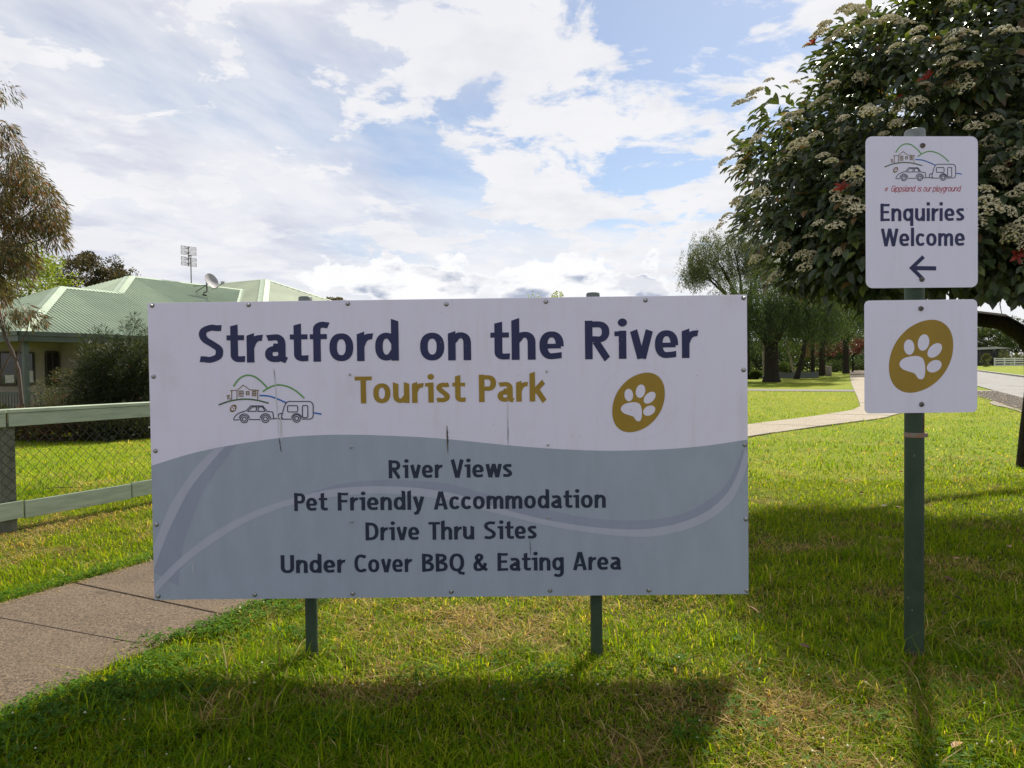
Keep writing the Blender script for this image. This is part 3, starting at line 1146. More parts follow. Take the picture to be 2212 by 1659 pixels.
def big_sign():
    yaw = -0.00968
    base = (-0.3248, 3.4672)
    tf = plane_map(base, yaw)
    root = thing('tourist_park_sign', 'large white and blue-grey sign board on two green posts reading Stratford on the River', 'sign', (base[0], base[1], 0), yaw)
    mb = MB()
    mb.box((0, 0.003, 1.0773), (3.0, 0.006, 1.5))
    panel = bevel(mb.build('panel', M_SIGN, root), 0.001, 1)
    # steel frame behind, brackets, posts
    mb = MB()
    for z in (0.345, 1.809):
        mb.box((0, 0.0195, z), (2.97, 0.025, 0.025))
    for z in (0.70, 1.43):
        mb.box((0, 0.0195, z), (2.92, 0.025, 0.025))
    for x in (-1.475, 1.475):
        mb.box((x, 0.0195, 1.0773), (0.025, 0.025, 1.44))
    mb.build('back_frame', M_EDGE, root)
    for px, top_px in ((665.5, (652.5, 637)), (1292, (1281, 628.5))):
        x = tf(px, 1400)[0]
        zt = tf(*top_px)[1]
        mb = MB().tube([(x, 0.066, -0.3), (x, 0.066, zt - 0.030)], 0.031, 24)
        post = shade_auto(mb.build('post', M_POST, root), 50)
        mb = MB().lathe([(0.0325, -0.02), (0.0345, -0.018), (0.0345, 0.022), (0.030, 0.028), (0.012, 0.0305)], (x, 0.066, zt - 0.0305), 24)
        shade_auto(mb.build('post_cap', M_POSTCAP, post), 40)
        for z in (0.70, 1.43):
            mb = MB().box((x, 0.0345, z), (0.13, 0.005, 0.04)).tube([(x - 0.045, 0.03, z), (x - 0.045, 0.103, z)], 0.005, 8).tube([(x + 0.045, 0.03, z), (x + 0.045, 0.103, z)], 0.005, 8)
            mb.box((x, 0.1, z), (0.12, 0.004, 0.03))
            mb.build('bracket', M_STEEL, post)
    # printed wave
    wave = [(327.6, 1006), (405, 982), (486, 964), (604, 946), (690, 940), (764, 939), (862, 942), (960, 948), (1100, 962), (1191, 969), (1311, 973.7), (1432, 970.6), (1523, 963), (1614.4, 949.5)]
    wv = resample(wave, 60)
    W0, W1, Z0 = -1.4995, 1.4995, 0.3278
    mb = MB()
    top = [tf(*p) for p in wv]
    top[0] = (W0, top[0][1])
    top[-1] = (W1, top[-1][1])
    for i in range(59):
        x0, x1 = W0 + (W1 - W0) * 0, 0
    b = len(mb.v)
    for (x, z) in top:
        x = min(max(x, W0), W1)
        mb.v += [(x, -0.0004, z), (x, -0.0004, Z0)]
    for i in range(len(top) - 1):
        mb.f.append((b + 2 * i, b + 2 * i + 1, b + 2 * i + 3, b + 2 * i + 2))
    mb.build('printed_wave', M_GREY, panel)
    r4 = lambda x, y: (311.06 + x / 3.3103, 921.66 + y / 3.3103)
    r5 = lambda x, y: (979.3 + x / 3.3103, 921.66 + y / 3.3103)

    def tfc(px, py):
        x, z = tf(px, py)
        return (min(max(x, W0), W1), max(z, Z0))

    def band(name, mat, A, B, depth, n=60):
        mb_ = MB()
        band_poly(mb_, resample(A, n), resample(B, n), tfc, depth)
        mb_.build(name, mat, panel)
    band('printed_band', M_DARK, [r4(*p) for p in ((580, 142), (450, 290), (330, 445), (245, 600), (180, 740), (110, 920), (70, 1040))],
         [r4(*p) for p in ((662, 132), (540, 285), (420, 470), (350, 640), (295, 800), (262, 950), (245, 1140))], 0.0008)
    band('printed_band', M_LIGHT, [r4(*p) for p in ((505, 160), (390, 270), (290, 400), (190, 560), (120, 720), (66, 860))],
         [r4(*p) for p in ((580, 142), (450, 290), (330, 445), (245, 600), (150, 810), (66, 1040))], 0.0010)
    upA = [r4(*p) for p in ((60, 1140), (250, 950), (480, 770), (750, 620), (950, 545), (1160, 485), (1400, 440), (1700, 425), (2000, 443))] + [r5(*p) for p in ((0, 478), (250, 556), (480, 622), (700, 672), (1000, 718), (1300, 735), (1500, 715), (1700, 660), (1850, 580), (1960, 470), (2030, 340), (2070, 220), (2085, 152))]
    loA = [r4(*p) for p in ((60, 1215), (270, 1000), (480, 840), (700, 700), (900, 610), (1100, 548), (1400, 495), (1700, 478), (2000, 500))] + [r5(*p) for p in ((0, 536), (200, 592), (450, 655), (700, 712), (1000, 762), (1300, 787), (1500, 775), (1700, 722), (1850, 650), (1980, 540), (2060, 390), (2104, 260), (2110, 200))]
    band('printed_band', M_LIGHT, upA, loA, 0.0012, 110)
    upD = [r4(*p) for p in ((1160, 482), (1400, 410), (1700, 380), (2000, 390))] + [r5(*p) for p in ((0, 415), (300, 500), (700, 600), (1000, 655), (1300, 670), (1600, 635), (1800, 540), (1950, 415), (2040, 235), (2070, 160))]
    loD = [r4(*p) for p in ((1160, 485), (1400, 440), (1700, 425), (2000, 443))] + [r5(*p) for p in ((0, 478), (300, 572), (700, 672), (1000, 718), (1300, 735), (1600, 690), (1800, 612), (1950, 482), (2045, 300), (2080, 165))]
    band('printed_band', M_DARK, upD, loD, 0.0010, 90)

    # wording: (word, x left, x right) on lines with (baseline at left, baseline at right reference, x-height)
    def line(words, bl, xh_px, half, mat, name, depth=0.0018):
        (xa, ya), (xb, yb) = bl
        for (txt, p0, p1) in words:
            mb_ = MB()
            ym = ya + (yb - ya) * ((p0 + p1) / 2 - xa) / (xb - xa)
            zb = tf((p0 + p1) / 2, ym)[1]
            zx = tf((p0 + p1) / 2, ym - xh_px)[1]
            word(mb_, txt, tf(p0, ym)[0], tf(p1, ym)[0], zb, zx - zb, half, depth=depth)
            mb_.build(name, mat, panel)
    line([('Stratford', 431, 862), ('on', 908, 1018), ('the', 1060, 1218), ('River', 1264, 1509)], ((445, 782.5), (1480, 772.5)), 58.5, 0.132, M_NAVY, 'lettering')
    line([('Tourist', 767, 1006), ('Park', 1035, 1180.5)], ((800, 870.3), (1150, 866.3)), 41.5, 0.132, M_GOLD, 'lettering')
    line([('River', 840, 956.5), ('Views', 974, 1106.5)], ((860, 1032.3), (1080, 1030.2)), 27.6, 0.132, M_SLATE, 'lettering')
    line([('Pet', 636, 708), ('Friendly', 730, 917), ('Accommodation', 938, 1308.5)], ((660, 1103), (1290, 1096.3)), 27.4, 0.132, M_SLATE, 'lettering')
    line([('Drive', 790, 906), ('Thru', 926, 1024.6), ('Sites', 1046, 1159.5)], ((800, 1166.6), (1150, 1163.2)), 27.4, 0.132, M_SLATE, 'lettering')
    line([('Under', 607, 747), ('Cover', 766, 891), ('BBQ', 912, 1003), ('&', 1023, 1053), ('Eating', 1075, 1218), ('Area', 1238.5, 1341)], ((620, 1237.5), (1330, 1230)), 27.4, 0.132, M_SLATE, 'lettering')
    # drawings and the paw badge
    lt = lambda x, y: tf(311.06 + x / 4.267, 622.1 + y / 4.267)
    logo(lt, panel)
    o, mb = paw(lt, 823, 1109, 0.125, panel, oval=M_BROWN, name='small_paw_emblem')
    mb.build('paw_print', M_SIGN, panel)
    pt = lambda x, y: tf(1152.07 + x / 4.297, 622.1 + y / 4.297)
    o, mb = paw(pt, 976, 1062, 1.0, panel)
    mb.build('paw_print', M_SIGN, panel)
    mb = MB()
    stroke_poly(mb, arc(980, 1062, 350, 347, 0, 360, 72, 2), 0.9, True, 0, 0, pt, 0.0009)
    mb.build('sticker_edge', pm('sticker edge', (0.70, 0.67, 0.80), (0.64, 0.61, 0.72), 20, 0.5), panel)
    # stains

    def streak(mt, pts, hw):
        m_ = MB()
        A, B = [], []
        for i, (x, y) in enumerate(pts):
            k = math.sin(math.pi * min(0.97, max(0.03, i / (len(pts) - 1)))) ** 0.6
            j = random.uniform(0.6, 1.3)
            A.append((x - hw * k * j, y))
            B.append((x + hw * k * random.uniform(0.6, 1.3), y))
        band_poly(m_, A, B, tfc, 0.0024 + 0.0003 * random.random())
        m_.build('water_stain', mt, panel)
    ln = lambda x0, y0, x1, y1, n=9: [(x0 + (x1 - x0) * i / n + random.uniform(-0.35, 0.35), y0 + (y1 - y0) * i / n) for i in range(n + 1)]
    streak(M_STAIN, ln(965.5, 919, 967.5, 978, 14), 1.9)
    streak(M_STAIN, ln(1097, 905, 1097.5, 962, 12), 0.75)
    streak(M_STAIN, ln(603, 946, 606, 963, 7), 1.0)
    streak(M_STAIN, ln(605, 958, 608, 977, 7), 1.1)
    streak(M_STAIN, ln(1144.5, 1163, 1146.5, 1203, 9), 0.6)
    streak(M_STAIN, ln(592, 795, 595, 830, 8), 0.7)
    streak(M_STAIN_PALE, ln(593, 800, 603, 945, 20), 1.1)
    streak(M_STAIN_PALE, ln(606, 900, 608, 950, 8), 1.6)
    streak(M_STAIN_PALE, ln(1097, 860, 1097, 930, 12), 1.1)
    streak(M_STAIN_PALE, ln(417, 1213, 418, 1240, 8), 0.9)
    # screws round the edge and in the field
    for (px, py) in ((328.5, 659.5), (537, 658), (751, 655.5), (964, 656.5), (1179, 651), (1394, 648), (1606, 643), (331.5, 813), (335.5, 973.5), (338, 1132.5), (342, 1287),
                     (1606, 798.5), (1608.5, 960), (1611, 1121), (1613.5, 1275), (550, 1284.5), (762, 1281.5), (975, 1277.5), (1188, 1275), (1401.5, 1274.5)):
        x, z = tf(px, py)
        screw(panel, x, z, 0.0092)
    for (px, py) in ((756, 809), (759, 966), (760, 1127), (1181, 802), (1184, 961), (1184.5, 1118)):
        x, z = tf(px, py)
        screw(panel, x, z, 0.0062, nub=False)


big_sign()


def rrect(x0, z0, x1, z1, r, n=6):
    pts = []
    for (cx, cz, a0) in ((x1 - r, z1 - r, 0), (x0 + r, z1 - r, 90), (x0 + r, z0 + r, 180), (x1 - r, z0 + r, 270)):
        pts += arc(cx, cz, r, r, a0, a0 + 90, n, 2)
    return pts


def plate(pts, y0, y1):
    mb = MB()
    n = len(pts)
    for y in (y0, y1):
        for (x, z) in pts:
            mb.v.append((x, y, z))
    mb.f.append(tuple(range(n)))
    mb.f.append(tuple(reversed(range(n, 2 * n))))
    for i in range(n):
        j = (i + 1) % n
        mb.f.append((j, i, n + i, n + j))
    return mb


def pole_sign():
    P = at(1974.5, 1424, 3.445)
    px_, py_ = P.x, P.y
    root = thing('pole_sign', 'tall green pole with two small white signs, Enquiries Welcome above a paw badge', 'sign', (px_, py_, 0))
    ztop = at(1976, 279, py_).z
    lean = at(1976, 279, py_).x - px_
    mb = MB().tube([(0, 0, -0.35), (0, 0, 0.4), (lean * 0.5, 0, 1.4), (lean, 0, ztop - 0.012)], 0.0444, 28)
    pole = shade_auto(mb.build('pole', M_POST, root), 50)
    mb = MB().lathe([(0.0450, -0.045), (0.0470, -0.043), (0.0470, -0.004), (0.042, 0.006), (0.02, 0.013)], (lean, 0, ztop - 0.012), 28)
    shade_auto(mb.build('pole_cap', pm('galvanised cap', (0.22, 0.235, 0.23), (0.15, 0.165, 0.16), 20, 0.5, metallic=0.3), pole), 40)
    zb = at(1974, 939, py_).z
    mb = MB().lathe([(0.0455, -0.012), (0.0470, -0.011), (0.0470, 0.011), (0.0455, 0.012)], (lean * 0.6, 0, zb), 28)
    mb.box((0.040, -0.030, zb), (0.018, 0.014, 0.02))
    shade_auto(mb.build('rusty_clamp', pm('rusty clamp', (0.22, 0.20, 0.17), (0.28, 0.11, 0.05), 22, 0.7), pole, label='rust-streaked clamp band below the lower sign'), 40)
    mb = MB()
    for (a0, a1, z0, z1) in ((-1.05, -0.82, zb + 0.01, zb + 0.10),):
        for i in range(5):
            a = a0 + (a1 - a0) * i / 4
            mb.v += [(0.0448 * math.cos(a) + lean * 0.6, 0.0448 * math.sin(a), z0), (0.0448 * math.cos(a) + lean * 0.6, 0.0448 * math.sin(a), z1)]
        for i in range(4):
            mb.f.append((2 * i, 2 * i + 2, 2 * i + 3, 2 * i + 1))
    mb.build('rust_run', M_RUST, pole)
    mb = MB().lathe([(0.0446, 0.0), (0.0449, 0.002), (0.0449, 0.028), (0.0446, 0.03)], (0, 0, 0.015), 28)
    mb.build('rust_ring', pm('rusty paint', (0.09, 0.06, 0.045), (0.05, 0.06, 0.05), 40, 0.8), pole)

    for which in (0, 1):
        yaw = math.radians((2.2, 0.4)[which])
        y_off = -0.052
        off = Vector((lean * (0.9, 0.7)[which], y_off, 0))
        org = (px_ + off.x, py_ + off.y)
        tf = plane_map(org, yaw)
        if which == 0:
            c = [(1871.3, 294), (2111, 295), (2113.5, 620), (1869.7, 623)]
            rad = 0.033
        else:
            c = [(1867, 648.5), (2111, 647), (2111.3, 890.5), (1868.5, 893)]
            rad = 0.026
        q = [tf(*p) for p in c]
        x0, x1 = (q[0][0] + q[3][0]) / 2, (q[1][0] + q[2][0]) / 2
        z1, z0 = (q[0][1] + q[1][1]) / 2, (q[2][1] + q[3][1]) / 2
        lab = ('upper white plate reading Enquiries Welcome with a left arrow', 'lower square white plate with a mustard paw badge')[which]
        panel = link('sign_plate', plate(rrect(x0, z0, x1, z1, rad), 0.0, 0.003).mesh('sign_plate', M_SIGN2), root, off, label=lab)
        panel.rotation_euler = (0, 0, yaw)
        if which == 0:
            z6 = lambda x, y: tf(1843.3 + x / 4.43, 259.2 + y / 4.43)
            lt = lambda x, y: z6(405 + 0.78 * (x - 825), 310 + 0.81 * (y - 905))
            logo(lt, panel, 0.95, 0.0006)
            o, mb = paw(lt, 823, 1112, 0.125, panel, oval=M_BROWN, depth=0.0006, name='small_paw_emblem')
            mb.build('paw_print', M_SIGN2, panel)
            # hashtag line in a slanted hand
            zb_, zx_ = z6(660, 684)[1], z6(660, 645)[1]
            for txt, a, b in (('#', 293, 325), ('Gippsland', 358, 585), ('is', 612, 646), ('our', 667, 742), ('playground', 758, 1020)):
                mb = MB()
                word(mb, txt, z6(a, 684)[0], z6(b, 684)[0], zb_, zx_ - zb_, 0.06, 'hand', 0.28, 0.0008, 0.16, 0.05 if txt == '#' else 0.085)
                mb.build('lettering', M_RED, panel)
            for txt, yb_, a, b in (('Enquiries', 965, 259, 1061), ('Welcome', 1204, 264, 1065)):
                mb = MB()
                zb_, zx_ = z6(660, yb_)[1], z6(660, yb_ - 118)[1]
                word(mb, txt, z6(a, yb_)[0], z6(b, yb_)[0], zb_, zx_ - zb_, 0.128, 'grotesk', 0.0, 0.0008, 0.135)
                mb.build('lettering', M_NAVY, panel)
            mb = MB()
            stroke_poly(mb, [(672, 1308), (558, 1416), (667, 1524)], 18, False, 0, 0, z6, 0.0008)
            stroke_poly(mb, [(560, 1417), (792, 1420)], 20, False, 0, 0, z6, 0.0010)
            mb.build('arrow', M_NAVY, panel)
            bolts = ((1992.6, 314.5), (1991, 603.5))
        else:
            z8 = lambda x, y: tf(1843.3 + x / 1.9866, 633.6 + y / 1.9866)
            o, mb = paw(z8, 290.5, 270, 0.566, panel, depth=0.0006)
            mb.build('paw_print', M_SIGN2, panel)
            bolts = ((1989, 666.5), (1990.5, 873.5))
        for b in bolts:
            x, z = tf(*b)
            mb = MB()
            ax = (Vector((1, 0, 0)), Vector((0, 0, 1)), Vector((0, -1, 0)))
            mb.lathe([(0.0125, -0.004), (0.0125, 0.002), (0.0105, 0.007), (0.006, 0.009)], (x, 0, z), 16, ax)
            mb.lathe([(0.005, 0.008), (0.005, 0.014), (0.003, 0.015)], (x + 0.002, 0, z + 0.001), 8, ax)
            mb.tube([(x, 0.003, z), (x, 0.05, z)], 0.005, 8)
            shade_auto(mb.build('bolt', M_BOLT, panel), 45)


pole_sign()
# ================================================================== FENCE
M_TIMB = pm('weathered green paint on timber', (0.37, 0.43, 0.31), (0.27, 0.325, 0.235), 3.0, 0.75, 0.002, 40, stretch=(1.2, 1.2, 9), speck=((0.36, 0.36, 0.30), 25, 0.70))
M_TIMB_BARE = pm('bare weathered post', (0.15, 0.155, 0.11), (0.105, 0.11, 0.08), 6, 0.85, 0.003, 30, stretch=(4, 4, 0.6))
M_WIRE = pm('dark chain wire', (0.055, 0.055, 0.05), (0.11, 0.11, 0.105), 40, 0.5, metallic=0.6)


def zigzag_wire(z0, z1, pitch, amp, flip, r=0.0027):
    """one upright wire of a chain-link mesh, bent side to side"""
    n = int(round((z1 - z0) / (pitch / 2)))
    pts = []
    for i in range(n + 1):
        side = 1 if (i + flip) % 2 else -1
        pts.append((side * amp, 0.003 * side * (1 if flip else -1), z0 + (z1 - z0) * i / n))
    return MB().tube(pts, r, 4, False).mesh('wire', M_WIRE)


def yard_fence():
    org = W(0, -7.26)
    rz = math.atan2(UY, UX)
    root = thing('yard_fence', 'pale green timber rail fence with dark chain-link mesh in front of the house', 'fence', (org.x, org.y, 0), rz)
    us = [-0.75, 1.62, 3.62 + 0.03, 6.05, 8.5]
    top, low = 1.125, 0.135
    gz = lambda u: float(ground_z(W(u, -7.26).y))
    for u in us:
        mb = MB().box((u, 0.0, (gz(u) + 1.03) / 2 - 0.2), (0.125, 0.10, 1.03 - gz(u) + 0.4))
        bevel(mb.build('post', M_TIMB_BARE, root), 0.006)
    # local y: +y is away from the path
    ends = [(-0.75, 3.62), (3.64, 8.5)]
    for (a, b) in ends:
        mb = MB().box(((a + b) / 2, -0.074, 1.055), (b - a - 0.006, 0.035, 0.125))
        bevel(mb.build('face_rail', M_TIMB, root), 0.004)
        mb = MB().box(((a + b) / 2, -0.015, 1.138), (b - a - 0.004, 0.17, 0.036))
        bevel(mb.build('cap_rail', M_TIMB, root), 0.005)
    for (a, b) in ((-0.75, 3.75), (3.76, 4.84), (4.85, 8.5)):
        dz = random.uniform(-0.008, 0.008)
        mb = MB().box(((a + b) / 2, -0.074, 0.195 + dz), (b - a - 0.006, 0.035, 0.165))
        bevel(mb.build('bottom_rail', M_TIMB, root), 0.004)
    # chain-link: every wire its own piece
    pitch = 0.10
    m0 = zigzag_wire(0.12, 1.04, 0.10, pitch / 4 + 0.0012, 0)
    m1 = zigzag_wire(0.12, 1.04, 0.10, pitch / 4 + 0.0012, 1)
    n = int((8.4 + 0.7) / (pitch / 2))
    k = 0
    for i in range(n):
        u = -0.7 + i * pitch / 2
        if u < 1.0:
            continue
        o_ = link('wire', m0 if i % 2 else m1, root, (u, 0.053 - 0.106, 0))
        k += 1
    mb = MB()
    for z in (0.16, 1.0):
        mb.tube([(-0.7, -0.0535, z), (8.4, -0.0535, z)], 0.002, 5)
    mb.build('tension_wire', M_WIRE, root)


yard_fence()

# ================================================================== HOUSE
M_ROOF = pm('pale green roof steel', (0.285, 0.355, 0.245), (0.25, 0.315, 0.22), 1.5, 0.42, spec=0.5)
M_ROOF2 = pm('weathered green roof steel', (0.30, 0.345, 0.24), (0.225, 0.265, 0.19), 0.9, 0.5, spec=0.4)
M_CAPS = pm('pale green flashing', (0.44, 0.53, 0.40), (0.36, 0.44, 0.33), 2, 0.5)
M_GUT = pm('dark green gutter', (0.055, 0.075, 0.06), (0.04, 0.055, 0.045), 4, 0.45)
M_BOARD = pm('cream weatherboard', (0.42, 0.375, 0.30), (0.36, 0.32, 0.26), 3, 0.7)
M_BEAM = pm('grey green porch paint', (0.085, 0.105, 0.10), (0.065, 0.08, 0.078), 5, 0.6)
M_FRAME = pm('brown window frame', (0.06, 0.045, 0.035), (0.04, 0.03, 0.025), 8, 0.5)
M_PAPER = pm('paper notice', (0.72, 0.70, 0.66), (0.50, 0.50, 0.46), 9, 0.7)
M_GLASS = bpy.data.materials.new('window glass')
M_GLASS.use_nodes = True
_t = NT(M_GLASS.node_tree)
_p = M_GLASS.node_tree.nodes['Principled BSDF']
_p.inputs['Base Color'].default_value = (0.012, 0.014, 0.018, 1)
_t.l.new(_t.math('ADD', _t.math('MULTIPLY', _t.noise(_t.new('ShaderNodeTexCoord').outputs['Object'], 2.0, 2), 0.08), 0.02), _p.inputs['Roughness'])
_p.inputs['Specular IOR Level'].default_value = 0.6

V0, ZE, MS = -19.38, 2.6, 0.45                   # eave line, eave height, roof slope


def HP(u, s, z):
    """house frame: u along the front, s back from the eave line"""
    return W(u, V0 - s, z)


def corrugated(name, poly, mat, parent, base, period=0.125, amp=0.030):
    """ribbed sheet filling a planar roof polygon; poly[0]->poly[1] is the eave, ribs run up the slope"""
    P = [Vector(p) - Vector(base) for p in poly]
    ex = (P[1] - P[0]).normalized()
    nrm = Vector((0, 0, 0))
    for i in range(1, len(P) - 1):
        nrm += (P[i] - P[0]).cross(P[i + 1] - P[0])
    nrm.normalize()
    if nrm.z < 0:
        nrm = -nrm
    ey = nrm.cross(ex).normalized()
    if ey.z < 0:
        ey = -ey
    L = [((p - P[0]).dot(ex), (p - P[0]).dot(ey)) for p in P]
    a0, a1 = min(a for a, b in L), max(a for a, b in L)
    mb = MB()
    n = int((a1 - a0) / (period / 6))
    cols = []
    for i in range(n + 1):
        a = a0 + (a1 - a0) * (i + 0.0) / n
        aa = min(max(a, a0 + 1e-4), a1 - 1e-4)
        hits = []
        for j in range(len(L)):
            (x0, y0), (x1, y1) = L[j], L[(j + 1) % len(L)]
            if (x0 - aa) * (x1 - aa) < 0:
                hits.append(y0 + (y1 - y0) * (aa - x0) / (x1 - x0))
        if len(hits) < 2:
            continue
        hgt = amp * math.sin(2 * math.pi * a / period)
        cols.append((a, min(hits), max(hits), hgt))
    for a, lo, hi, hgt in cols:
        for b in (lo, hi):
            p = P[0] + ex * a + ey * b + nrm * hgt
            mb.v.append(tuple(p))
    for i in range(len(cols) - 1):
        mb.f.append((2 * i, 2 * i + 2, 2 * i + 3, 2 * i + 1))
    return mb.build(name, mat, parent, True)


def flashing(parent, base, p0, p1, side_a, side_b, w=0.16, t=0.02):
    """folded ridge or hip cap: side_a and side_b are directions down each slope"""
    p0, p1 = Vector(p0) - Vector(base), Vector(p1) - Vector(base)
    ax = (p1 - p0).normalized()
    mb = MB()
    for sd in (side_a, side_b):
        d = Vector(sd)
        d = (d - ax * d.dot(ax)).normalized()
        n = ax.cross(d).normalized()
        if n.z < 0:
            n = -n
        o_ = n * t
        q = [p0 + o_, p0 + d * w + o_, p1 + d * w + o_, p1 + o_]
        mb.add(q + [x - n * 0.012 for x in q], [(0, 1, 2, 3), (7, 6, 5, 4), (1, 5, 6, 2), (0, 4, 5, 1), (3, 2, 6, 7)])
    return mb.build('flashing', M_CAPS, parent)


def house():
    base = HP(10.3, 0, 0)
    base.z = float(ground_z(base.y))
    root = thing('weatherboard_house', 'cream weatherboard house with pale green corrugated hip roof behind the fence', 'house', base)
    B = base
    R1u, R1s, R1z = 13.45, 3.90, ZE + MS * 3.90
    R2u, R2s, R2z = 17.25, 5.95, ZE + MS * 5.95
    WU, WS, WZ = 24.15, 6.03, 5.92
    wh = (WZ - ZE) / MS
    joinu = 15.40
    C0 = HP(10.17, 0, ZE)
    A1 = HP(R1u, R1s, R1z)
    J1 = HP(joinu, R1s + 0.02, R1z)
    A2 = HP(R2u, R2s, R2z)
    E2 = HP(22.72, R2s, R2z)
    val0 = HP(WU - wh, 0, ZE)
    # roof planes
    roof = corrugated('roof', [C0, val0, E2, A2, J1, A1], M_ROOF, root, B)
    corrugated('roof_plane', [HP(10.17, 2 * R1s, ZE), C0, A1], M_ROOF, roof, B)
    corrugated('roof_plane', [HP(14.0, 2 * R1s, ZE), HP(10.17, 2 * R1s, ZE), A1, J1], M_ROOF, roof, B)
    K = HP(R2u - R2s, 2 * R2s, ZE)
    corrugated('roof_plane', [K, A2 + (J1 - A2) * 1.7, A2], M_ROOF, roof, B)
    corrugated('roof_plane', [HP(24, 2 * R2s, ZE), K, A2, HP(24, R2s, R2z)], M_ROOF, roof, B)
    # forward wing
    WA = HP(WU, WS, WZ)
    WB = HP(WU, 9.2, WZ)
    corrugated('roof_plane', [HP(WU - wh, 9.2 + wh, ZE), HP(WU - wh, WS - wh, ZE), WA, WB], M_ROOF2, roof, B)
    corrugated('roof_plane', [HP(WU - wh, WS - wh, ZE), HP(WU + wh, WS - wh, ZE), WA], M_ROOF2, roof, B, 0.19, 0.012)
    corrugated('roof_plane', [HP(WU + wh, WS - wh, ZE), HP(WU + wh, 9.2 + wh, ZE), WB, WA], M_ROOF2, roof, B)
    corrugated('roof_plane', [HP(WU + wh, 9.2 + wh, ZE), HP(WU - wh, 9.2 + wh, ZE), WB], M_ROOF2, roof, B)
    dn_f = V3 - Vector((0, 0, MS))               # down the front slope
    dn_b = -V3 - Vector((0, 0, MS))
    dn_l = -U3 - Vector((0, 0, 0.9 * MS))
    dn_l1 = -U3 - Vector((0, 0, R1z - ZE)) / 3.28
    dn_r = U3 - Vector((0, 0, MS))
    for p0, p1, a, b, w in ((C0, A1, dn_f, dn_l1, 0.20), (A1, J1, dn_f, dn_b, 0.20), (J1, A2, dn_f, dn_l, 0.20), (A2, E2, dn_f, dn_b, 0.15),
                            (HP(WU - wh, WS - wh, ZE), WA, dn_l, dn_f, 0.22), (WA, WB, dn_l, dn_r, 0.16), (HP(WU + wh, WS - wh, ZE), WA, dn_r, dn_f, 0.18), (WB, HP(WU - wh, 9.2 + wh, ZE), dn_l, dn_b, 0.16)):
        flashing(roof, B, p0, p1, a, b, w)
    # valley flashing between main roof and wing
    flashing(roof, B + Vector((0, 0, -0.02)), val0, E2, -dn_f, -dn_l, 0.10, 0.0)
    # gutters, fascia, soffit
    mb = MB()
    for p0, p1 in ((HP(10.10, -0.06, ZE - 0.03), HP(WU - wh, -0.06, ZE - 0.03)), (HP(10.11, -0.06, ZE - 0.03), HP(10.11, 2 * R1s, ZE - 0.03))):
        mb.beam(p0 - B, p1 - B, 0.12, 0.11)
        mb.beam(p0 - B + Vector((0, 0, -0.13)), p1 - B + Vector((0, 0, -0.13)), 0.05, 0.15)
    mb.build('gutter', M_GUT, root)
    mb = MB()
    q = [HP(10.2, 0.02, ZE - 0.18) - B, HP(16.8, 0.02, ZE - 0.18) - B, HP(16.8, 7.7, ZE - 0.18) - B, HP(10.2, 7.7, ZE - 0.18) - B]
    mb.add([tuple(p) for p in q] + [tuple(p + Vector((0, 0, 0.02))) for p in q], [(0, 1, 2, 3), (7, 6, 5, 4)])
    mb.build('porch_ceiling', pm('porch lining', (0.30, 0.26, 0.19), None, 3, 0.8), root)
    # walls clad board by board
    zf = 0.45

    def wall(p_lo, p_hi, z0, z1, nrm, bare=None):
        """p_lo, p_hi: plan points as (u, s)"""
        n = int(round((z1 - z0) / 0.165))
        h = (z1 - z0) / n
        a, b = HP(p_lo[0], p_lo[1], 0), HP(p_hi[0], p_hi[1], 0)
        ln = (b - a).length
        ax = (b - a).normalized()
        mb_ = MB()
        prof = [(0.0, 0.022), (0.006, 0.022), (h * 1.04, 0.006), (h * 1.04, 0.0), (0.0, 0.0)]
        for e in (0, ln):
            for (zz, d) in prof:
                mb_.v.append(tuple(ax * e + nrm * d + Vector((0, 0, zz))))
        k = len(prof)
        for i in range(k):
            j = (i + 1) % k
            mb_.f.append((i, j, k + j, k + i))
        mb_.f.append(tuple(range(k)))
        mb_.f.append(tuple(reversed(range(k, 2 * k))))
        me = mb_.mesh('weatherboard', M_BOARD)
        core = MB().beam(a - B + Vector((0, 0, (z0 + z1) / 2)) - nrm * 0.055, b - B + Vector((0, 0, (z0 + z1) / 2)) - nrm * 0.055, 0.1, z1 - z0).build('wall', M_BOARD, root)
        for i in range(n):
            link('weatherboard', me, core, a - B + Vector((0, 0, z0 + i * h)))
        return core
    wall((9.9, 1.9), (12.25, 1.9), zf, 2.44, V3)
    wall((12.25, 0.6), (WU - wh + 0.6, 0.6), zf, 2.44, V3)
    wall((12.25, 1.9), (12.25, 0.6), zf, 2.44, -U3)
    wall((WU - wh + 0.6, 0.6), (WU - wh + 0.6, -0.8), zf, 2.44, -U3)
    wall((WU - wh + 0.6, -0.8), (WU + wh - 0.6, -0.8), zf, 2.44, V3)
    wall((9.9, 7.2), (9.9, 1.9), zf, 2.44, -U3)
    MB().box(HP(12.25, 0.6, 1.44) - B + V3 * 0.02, (0.09, 0.09, 1.98), math.atan2(UY, UX)).build('corner_board', M_BOARD, root)

